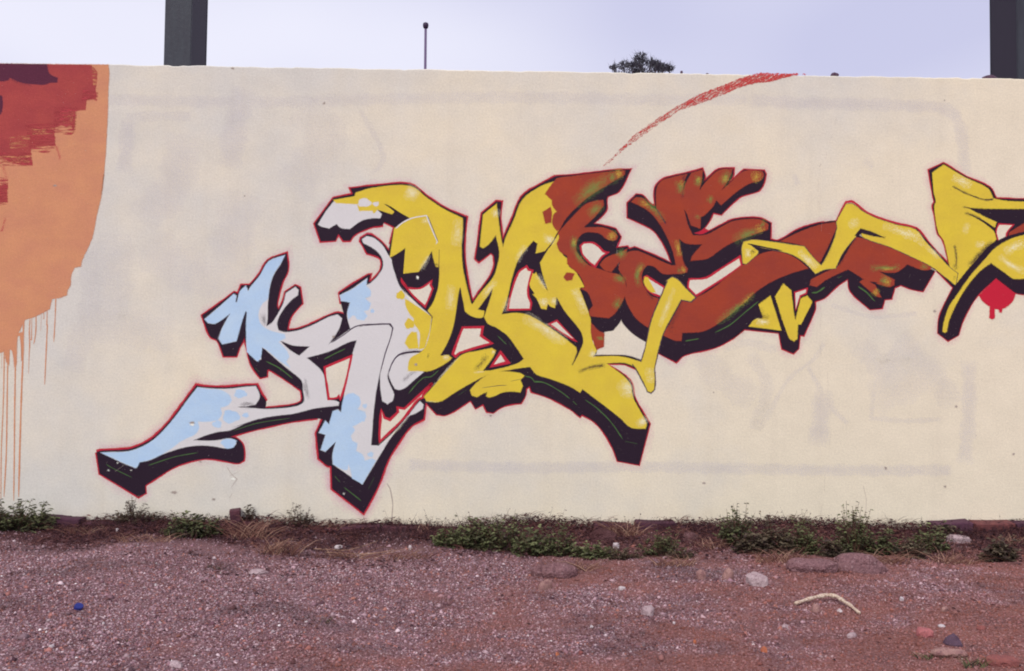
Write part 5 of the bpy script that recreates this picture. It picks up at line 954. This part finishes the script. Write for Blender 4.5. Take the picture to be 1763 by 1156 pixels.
# ================================================================ LOOSE STONES AND LITTER
def stonemat(name, c1, c2, c3=None):
    M = Mat(name, 0.92); c_ = M.mix(M.ramp(M.noise(M.pos(), 40, 5, 0.65), [(0.38, (0, 0, 0)), (0.66, (1, 1, 1))]), (*lin(c1), 1), (*lin(c2), 1))
    c_ = M.mix(M.ramp(M.noise(M.pos((1, 1, 1), (3, 1, 2)), 130, 3, 0.7), [(0.56, (0, 0, 0)), (0.72, (1, 1, 1))]), c_, (*lin(c3 or (96, 70, 76)), 1))
    M.col(c_); M.bump(M.noise(M.pos(), 120, 4, 0.7), 0.7, 0.008); return M.m
SM = {'white': stonemat('white_stone', (204, 194, 194), (182, 170, 174), (176, 160, 166)), 'tan': stonemat('tan_stone', (166, 130, 122), (138, 100, 98)), 'grey': stonemat('grey_stone', (140, 116, 126), (108, 84, 94)),
      'pale': stonemat('pale_stone', (184, 164, 166), (158, 134, 138)), 'pink': stonemat('pink_brick_shard', (176, 108, 108), (156, 92, 94)), 'dark': stonemat('dark_stone', (96, 76, 92), (78, 58, 74)), 'red': stonemat('red_slab', (146, 88, 82), (128, 76, 74)), 'orange': stonemat('orange_shard', (186, 112, 78), (160, 90, 70))}
def stone(x, y, sx_, sy_, sz_, m, label, seed, sink=0.3, rz=0.0, name='stone', cat='stone', flat=0.0):
    r_ = random.Random(seed); bm = bmesh.new(); bmesh.ops.create_icosphere(bm, subdivisions=3 if sx_ > 0.09 else 2, radius=1)
    ph = [r_.uniform(0, 6) for _ in range(6)]
    for q in bm.verts:
        c_ = q.co.copy(); k = 1 + 0.16 * math.sin(c_.x * 2.6 + ph[0]) + 0.14 * math.sin(c_.y * 3.1 + ph[1]) + 0.12 * math.sin(c_.z * 3.7 + ph[2]) + 0.07 * math.sin(c_.x * 6 + c_.y * 5 + ph[3]) + r_.uniform(-0.06, 0.06)
        c_ *= k; c_.z = c_.z if c_.z < 0.55 else 0.6 + (c_.z - 0.6) * 0.75
        if flat: c_.z = max(-1.0, min(1.0 - flat, c_.z))
        q.co = Vector((c_.x * sx_ / 2, c_.y * sy_ / 2, c_.z * sz_ / 2))
    me_ = bpy.data.meshes.new(name); bm.to_mesh(me_); bm.free()
    o = link(name, me_, GROUND_M if m == 'grey' else SM[m]); o.location = (x, y, ground_h(x, y) + sz_ * (0.5 - sink)); o.rotation_euler = (r_.uniform(-.1, .1), r_.uniform(-.1, .1), rz or r_.uniform(0, 3)); tag(o, label, cat); return o

def sweep(path, rads, n=7, name='sweep'):
    v_, f_ = [], []
    for i_, (p, r_) in enumerate(zip(path, rads)):
        d = (path[min(i_ + 1, len(path) - 1)] - path[max(i_ - 1, 0)]).normalized(); a_ = d.cross(Vector((0, 0, 1))).normalized(); b_ = a_.cross(d)
        for k in range(n): t_ = 2 * math.pi * k / n; v_.append(p + (a_ * math.cos(t_) + b_ * math.sin(t_)) * r_)
    for i_ in range(len(path) - 1):
        for k in range(n): f_.append((i_ * n + k, i_ * n + (k + 1) % n, (i_ + 1) * n + (k + 1) % n, (i_ + 1) * n + k))
    f_ += [tuple(range(n - 1, -1, -1)), tuple(range((len(path) - 1) * n, len(path) * n))]
    return mesh(name, v_, f_, True)
def bottle_cap(x, y):
    """screw cap lying tilted: ribbed skirt, flat disc, open underneath"""
    n = 32; v_, f_ = [], []
    for (r_, z_, rib) in ((0.0185, 0, 1), (0.0185, 0.003, 1), (0.0180, 0.0135, 1), (0.0165, 0.0155, 0), (0.0, 0.0157, 0)):
        for k in range(n):
            rr = r_ * (1 - 0.05 * rib * (k % 2)); v_.append((rr * math.cos(2 * math.pi * k / n), rr * math.sin(2 * math.pi * k / n), z_))
    for j in range(4):
        for k in range(n): f_.append((j * n + k, j * n + (k + 1) % n, (j + 1) * n + (k + 1) % n, (j + 1) * n + k))
    M = Mat('blue_plastic', 0.4); M.col(M.mix(M.noise(M.pos(), 200, 3), (*lin((30, 40, 112)), 1), (*lin((44, 52, 122)), 1)))
    o = link('bottle_cap', mesh('bottle_cap', v_, f_), M.m); o.location = (x, y, ground_h(x, y) + 0.006); o.rotation_euler = (0.5, 0.2, 0.4)
    tag(o, 'blue plastic bottle cap lying in the gravel at lower left', 'bottle cap')
def bleached_stick(p2):
    n = 22; path, rads = [], []
    for i_ in range(n):
        t = i_ / (n - 1) * (len(p2) - 1); k = min(int(t), len(p2) - 2); u = t - k
        a_, b_ = p2[k], p2[k + 1]; x = a_[0] + (b_[0] - a_[0]) * u; y = a_[1] + (b_[1] - a_[1]) * u; s = i_ / (n - 1)
        path.append(Vector((x + rnd.uniform(-.0015, .0015), y + rnd.uniform(-.0015, .0015), ground_h(x, y) + 0.010 + 0.018 * math.sin(math.pi * s)))); rads.append((0.0045 + 0.0045 * math.sin(math.pi * (0.15 + 0.75 * s))) * (1 + 0.25 * math.sin(i_ * 1.9)))
    M = Mat('bleached_wood', 0.8); M.col(M.mix(M.ramp(M.noise(M.pos((30, 30, 30)), 4, 4), [(0.42, (0, 0, 0)), (0.6, (1, 1, 1))]), (*lin((212, 196, 176)), 1), (*lin((170, 142, 124)), 1))); M.bump(M.noise(M.pos(), 150, 3), 0.5, 0.005)
    tag(link('bleached_stick', sweep(path, rads, 8, 'bleached_stick'), M.m), 'bent bleached white stick lying in the right foreground gravel', 'stick')
def straw_stalk(p2, label):
    path = []
    for i_ in range(len(p2) - 1):
        for k in range(4): u = k / 4; x = p2[i_][0] * (1 - u) + p2[i_ + 1][0] * u; y = p2[i_][1] * (1 - u) + p2[i_ + 1][1] * u; path.append(Vector((x, y + rnd.uniform(-.004, .004), ground_h(x, y) + 0.014 + rnd.uniform(0, .006))))
    M = Mat('straw', 0.8); M.col(M.mix(M.noise(M.pos(), 60, 3), (*lin((186, 156, 128)), 1), (*lin((150, 114, 96)), 1)))
    tag(link('straw_stalk', sweep(path, [0.0028 - 0.0012 * i_ / len(path) for i_ in range(len(path))], 5, 'straw_stalk'), M.m), label, 'straw')
stone(-2.295, -0.253, 0.029, 0.022, 0.031, 'white', 'small round white pebble under the brown bushy weed', 101, 0.15, 0.0, 'stone', 'stone', 0)
stone(-0.977, -0.502, 0.050, 0.038, 0.038, 'white', 'bright white lump among the pale straw below the pointed foot', 102, 0.2, 0.0, 'stone', 'stone', 0)
stone(-0.567, -0.592, 0.022, 0.016, 0.031, 'white', 'small white chip right of the pale straw', 103, 0.2, 0.0, 'stone', 'stone', 0)
stone(0.585, -0.550, 0.047, 0.035, 0.048, 'white', 'white chunk lying in the low weeds right of centre', 104, 0.2, 0.0, 'stone', 'stone', 0)
stone(0.131, -1.434, 0.077, 0.057, 0.075, 'tan', 'tan stone in the gravel left of the white flake', 105, 0.42, 0.0, 'stone', 'stone', 0)
stone(0.493, -1.451, 0.044, 0.033, 0.032, 'white', 'flat white flake in the middle right gravel', 106, 0.42, 0.0, 'stone', 'stone', 0)
stone(0.530, -1.967, 0.061, 0.045, 0.071, 'pale', 'pinkish pale block in the gravel below the white flake', 107, 0.42, 0.0, 'stone', 'stone', 0)
stone(0.879, -1.398, 0.050, 0.037, 0.081, 'tan', 'small tan stone left of the pair of rounded stones', 108, 0.42, 0.0, 'stone', 'stone', 0)
stone(1.010, -1.373, 0.072, 0.054, 0.086, 'tan', 'rounded tan stone in the middle of three in a row', 109, 0.42, 0.0, 'stone', 'stone', 0)
stone(1.121, -1.488, 0.092, 0.069, 0.103, 'pale', 'pale grey stone at the right of three in a row', 110, 0.42, 0.0, 'stone', 'stone', 0)
stone(1.461, -1.216, 0.206, 0.154, 0.114, 'grey', 'long flat grey slab half buried in front of the leafy weeds', 111, 0.45, 0.01, 'stone', 'stone', 0)
stone(1.750, -1.079, 0.306, 0.184, 0.147, 'grey', 'big grey mound of broken concrete on the right', 112, 0.4, 0.01, 'stone', 'stone', 0)
stone(0.521, -0.363, 0.188, 0.099, 0.123, 'grey', 'grey lump by the wall under the dry twigs', 113, 0.4, 0.01, 'stone', 'stone', 0)
stone(1.008, -0.490, 0.099, 0.074, 0.076, 'grey', 'grey stone between the round weed and the tall weed', 114, 0.35, 0.01, 'stone', 'stone', 0)
stone(0.189, -1.134, 0.175, 0.131, 0.138, 'grey', 'low grey stone below the weed right of the middle', 115, 0.45, 0.01, 'stone', 'stone', 0)
stone(1.559, -2.281, 0.067, 0.050, 0.048, 'pink', 'pink brick shard in the right foreground', 116, 0.25, 2.6, 'stone', 'stone', 0)
stone(1.609, -2.417, 0.069, 0.052, 0.067, 'dark', 'dark grey stone right of the pink shard', 117, 0.42, 0.0, 'stone', 'stone', 0)
stone(1.525, -2.559, 0.091, 0.069, 0.048, 'tan', 'flat tan slab below the dark grey stone', 118, 0.35, -0.4, 'stone', 'stone', 0)
stone(1.647, -2.683, 0.100, 0.075, 0.049, 'red', 'flat red slab in the bottom right corner', 119, 0.35, -0.2, 'stone', 'stone', 0)
stone(1.690, -1.750, 0.028, 0.021, 0.030, 'white', 'small pale round stone right of the white stick', 120, 0.42, 0.0, 'stone', 'stone', 0)
stone(1.688, -2.149, 0.030, 0.022, 0.017, 'white', 'thin white shard above the pink brick shard', 121, 0.3, 2.8, 'stone', 'stone', 0)
stone(-1.273, -1.134, 0.087, 0.065, 0.045, 'pale', 'flat pale stone below the dead brown mat', 122, 0.35, 0.2, 'stone', 'stone', 0)
stone(-1.193, -2.690, 0.056, 0.042, 0.031, 'pale', 'flat pale stone at the bottom left edge', 123, 0.42, 0.0, 'stone', 'stone', 0)
stone(-1.699, -2.504, 0.018, 0.013, 0.022, 'white', 'small white pebble in the bottom left gravel', 124, 0.42, 0.0, 'stone', 'stone', 0)
stone(-1.638, -2.180, 0.018, 0.013, 0.020, 'white', 'small white flake right of the blue cap', 125, 0.42, 0.0, 'stone', 'stone', 0)
stone(0.897, -2.393, 0.028, 0.021, 0.041, 'orange', 'orange tile shard in the lower right gravel', 126, 0.42, 0.0, 'stone', 'stone', 0)
stone(1.262, -1.903, 0.044, 0.033, 0.059, 'tan', 'tan stone under the arch of the white stick', 127, 0.42, 0.0, 'stone', 'stone', 0)
stone(1.369, -1.883, 0.021, 0.016, 0.025, 'white', 'small white pebble under the white stick', 128, 0.42, 0.0, 'stone', 'stone', 0)
stone(1.070, -2.104, 0.033, 0.025, 0.024, 'pale', 'pale flake below the left end of the white stick', 129, 0.42, 0.0, 'stone', 'stone', 0)
stone(1.288, -2.251, 0.054, 0.041, 0.023, 'pale', 'thin pale flake below the right end of the white stick', 130, 0.42, 0.0, 'stone', 'stone', 0)
stone(2.862, -0.378, 0.026, 0.019, 0.034, 'white', 'white pebble under the last brick at the right', 131, 0.42, 0.0, 'stone', 'stone', 0)
stone(2.547, -0.522, 0.019, 0.015, 0.024, 'white', 'tiny white pebble below the purple bricks', 132, 0.42, 0.0, 'stone', 'stone', 0)
stone(2.639, -0.294, 0.150, 0.112, 0.068, 'pale', 'pale crumbled mortar lump in front of the purple bricks', 133, 0.4, 0.01, 'stone', 'stone', 0)
stone(0.617, -2.091, 0.016, 0.012, 0.017, 'white', 'tiny white chip below the pinkish block', 134, 0.42, 0.0, 'stone', 'stone', 0)
stone(0.280, -2.111, 0.016, 0.012, 0.021, 'white', 'tiny white chip left of the pinkish block', 135, 0.42, 0.0, 'stone', 'stone', 0)
stone(1.816, -2.214, 0.041, 0.031, 0.028, 'red', 'small red tile shard near the right edge', 136, 0.42, 0.0, 'stone', 'stone', 0)
stone(1.786, -1.953, 0.039, 0.029, 0.034, 'tan', 'small tan stone above the thin white shard', 137, 0.42, 0.0, 'stone', 'stone', 0)
stone(0.648, -2.350, 0.015, 0.012, 0.023, 'orange', 'tiny red orange chip in the lower gravel', 138, 0.42, 0.0, 'stone', 'stone', 0)
stone(-1.662, -1.495, 0.014, 0.010, 0.020, 'white', 'tiny white chip left of the flat pale stone', 139, 0.42, 0.0, 'stone', 'stone', 0)
stone(0.118, -2.485, 0.019, 0.014, 0.026, 'orange', 'orange chip in the bottom middle gravel', 140, 0.42, 0.0, 'stone', 'stone', 0)
stone(0.206, -2.456, 0.024, 0.018, 0.026, 'red', 'dark red chip beside the orange chip', 141, 0.42, 0.0, 'stone', 'stone', 0)
stone(-0.111, -1.813, 0.013, 0.010, 0.018, 'white', 'tiny white chip in the open middle gravel', 142, 0.42, 0.0, 'stone', 'stone', 0)
q_ = stone(1.999, 0.03, 0.05, 0.045, 0.034, 'dark', 'small dark lump sitting on the wall top', 301, 0.0); q_.location.z = TOP + 0.012
q_ = stone(2.981, 0.04, 0.09, 0.05, 0.04, 'dark', 'dark rubble on the wall top beside the right column', 302, 0.0, 0.01); q_.location.z = TOP + 0.012
q_ = stone(1.202, 0.02, 0.016, 0.016, 0.012, 'dark', 'tiny dark crumb on the wall top right of the tree', 303, 0.0); q_.location.z = TOP + 0.004
q_ = stone(1.038, 0.02, 0.022, 0.016, 0.024, 'dark', 'tiny dark clod on the wall top just right of the tree', 304, 0.0); q_.location.z = TOP + 0.008
bottle_cap(-1.833, -1.938)
bleached_stick([(1.194, -1.826), (1.247, -1.786), (1.315, -1.735), (1.378, -1.703), (1.41, -1.723), (1.419, -1.784), (1.431, -1.843), (1.434, -1.929)])
straw_stalk([(-1.095, -0.604), (-0.909, -0.567), (-0.716, -0.322)], 'long pale straw stalk slanting up below the pointed foot')
straw_stalk([(-1.021, -0.666), (-0.766, -0.692), (-0.618, -0.593)], 'lower straw stalk lying flat below the pointed foot')
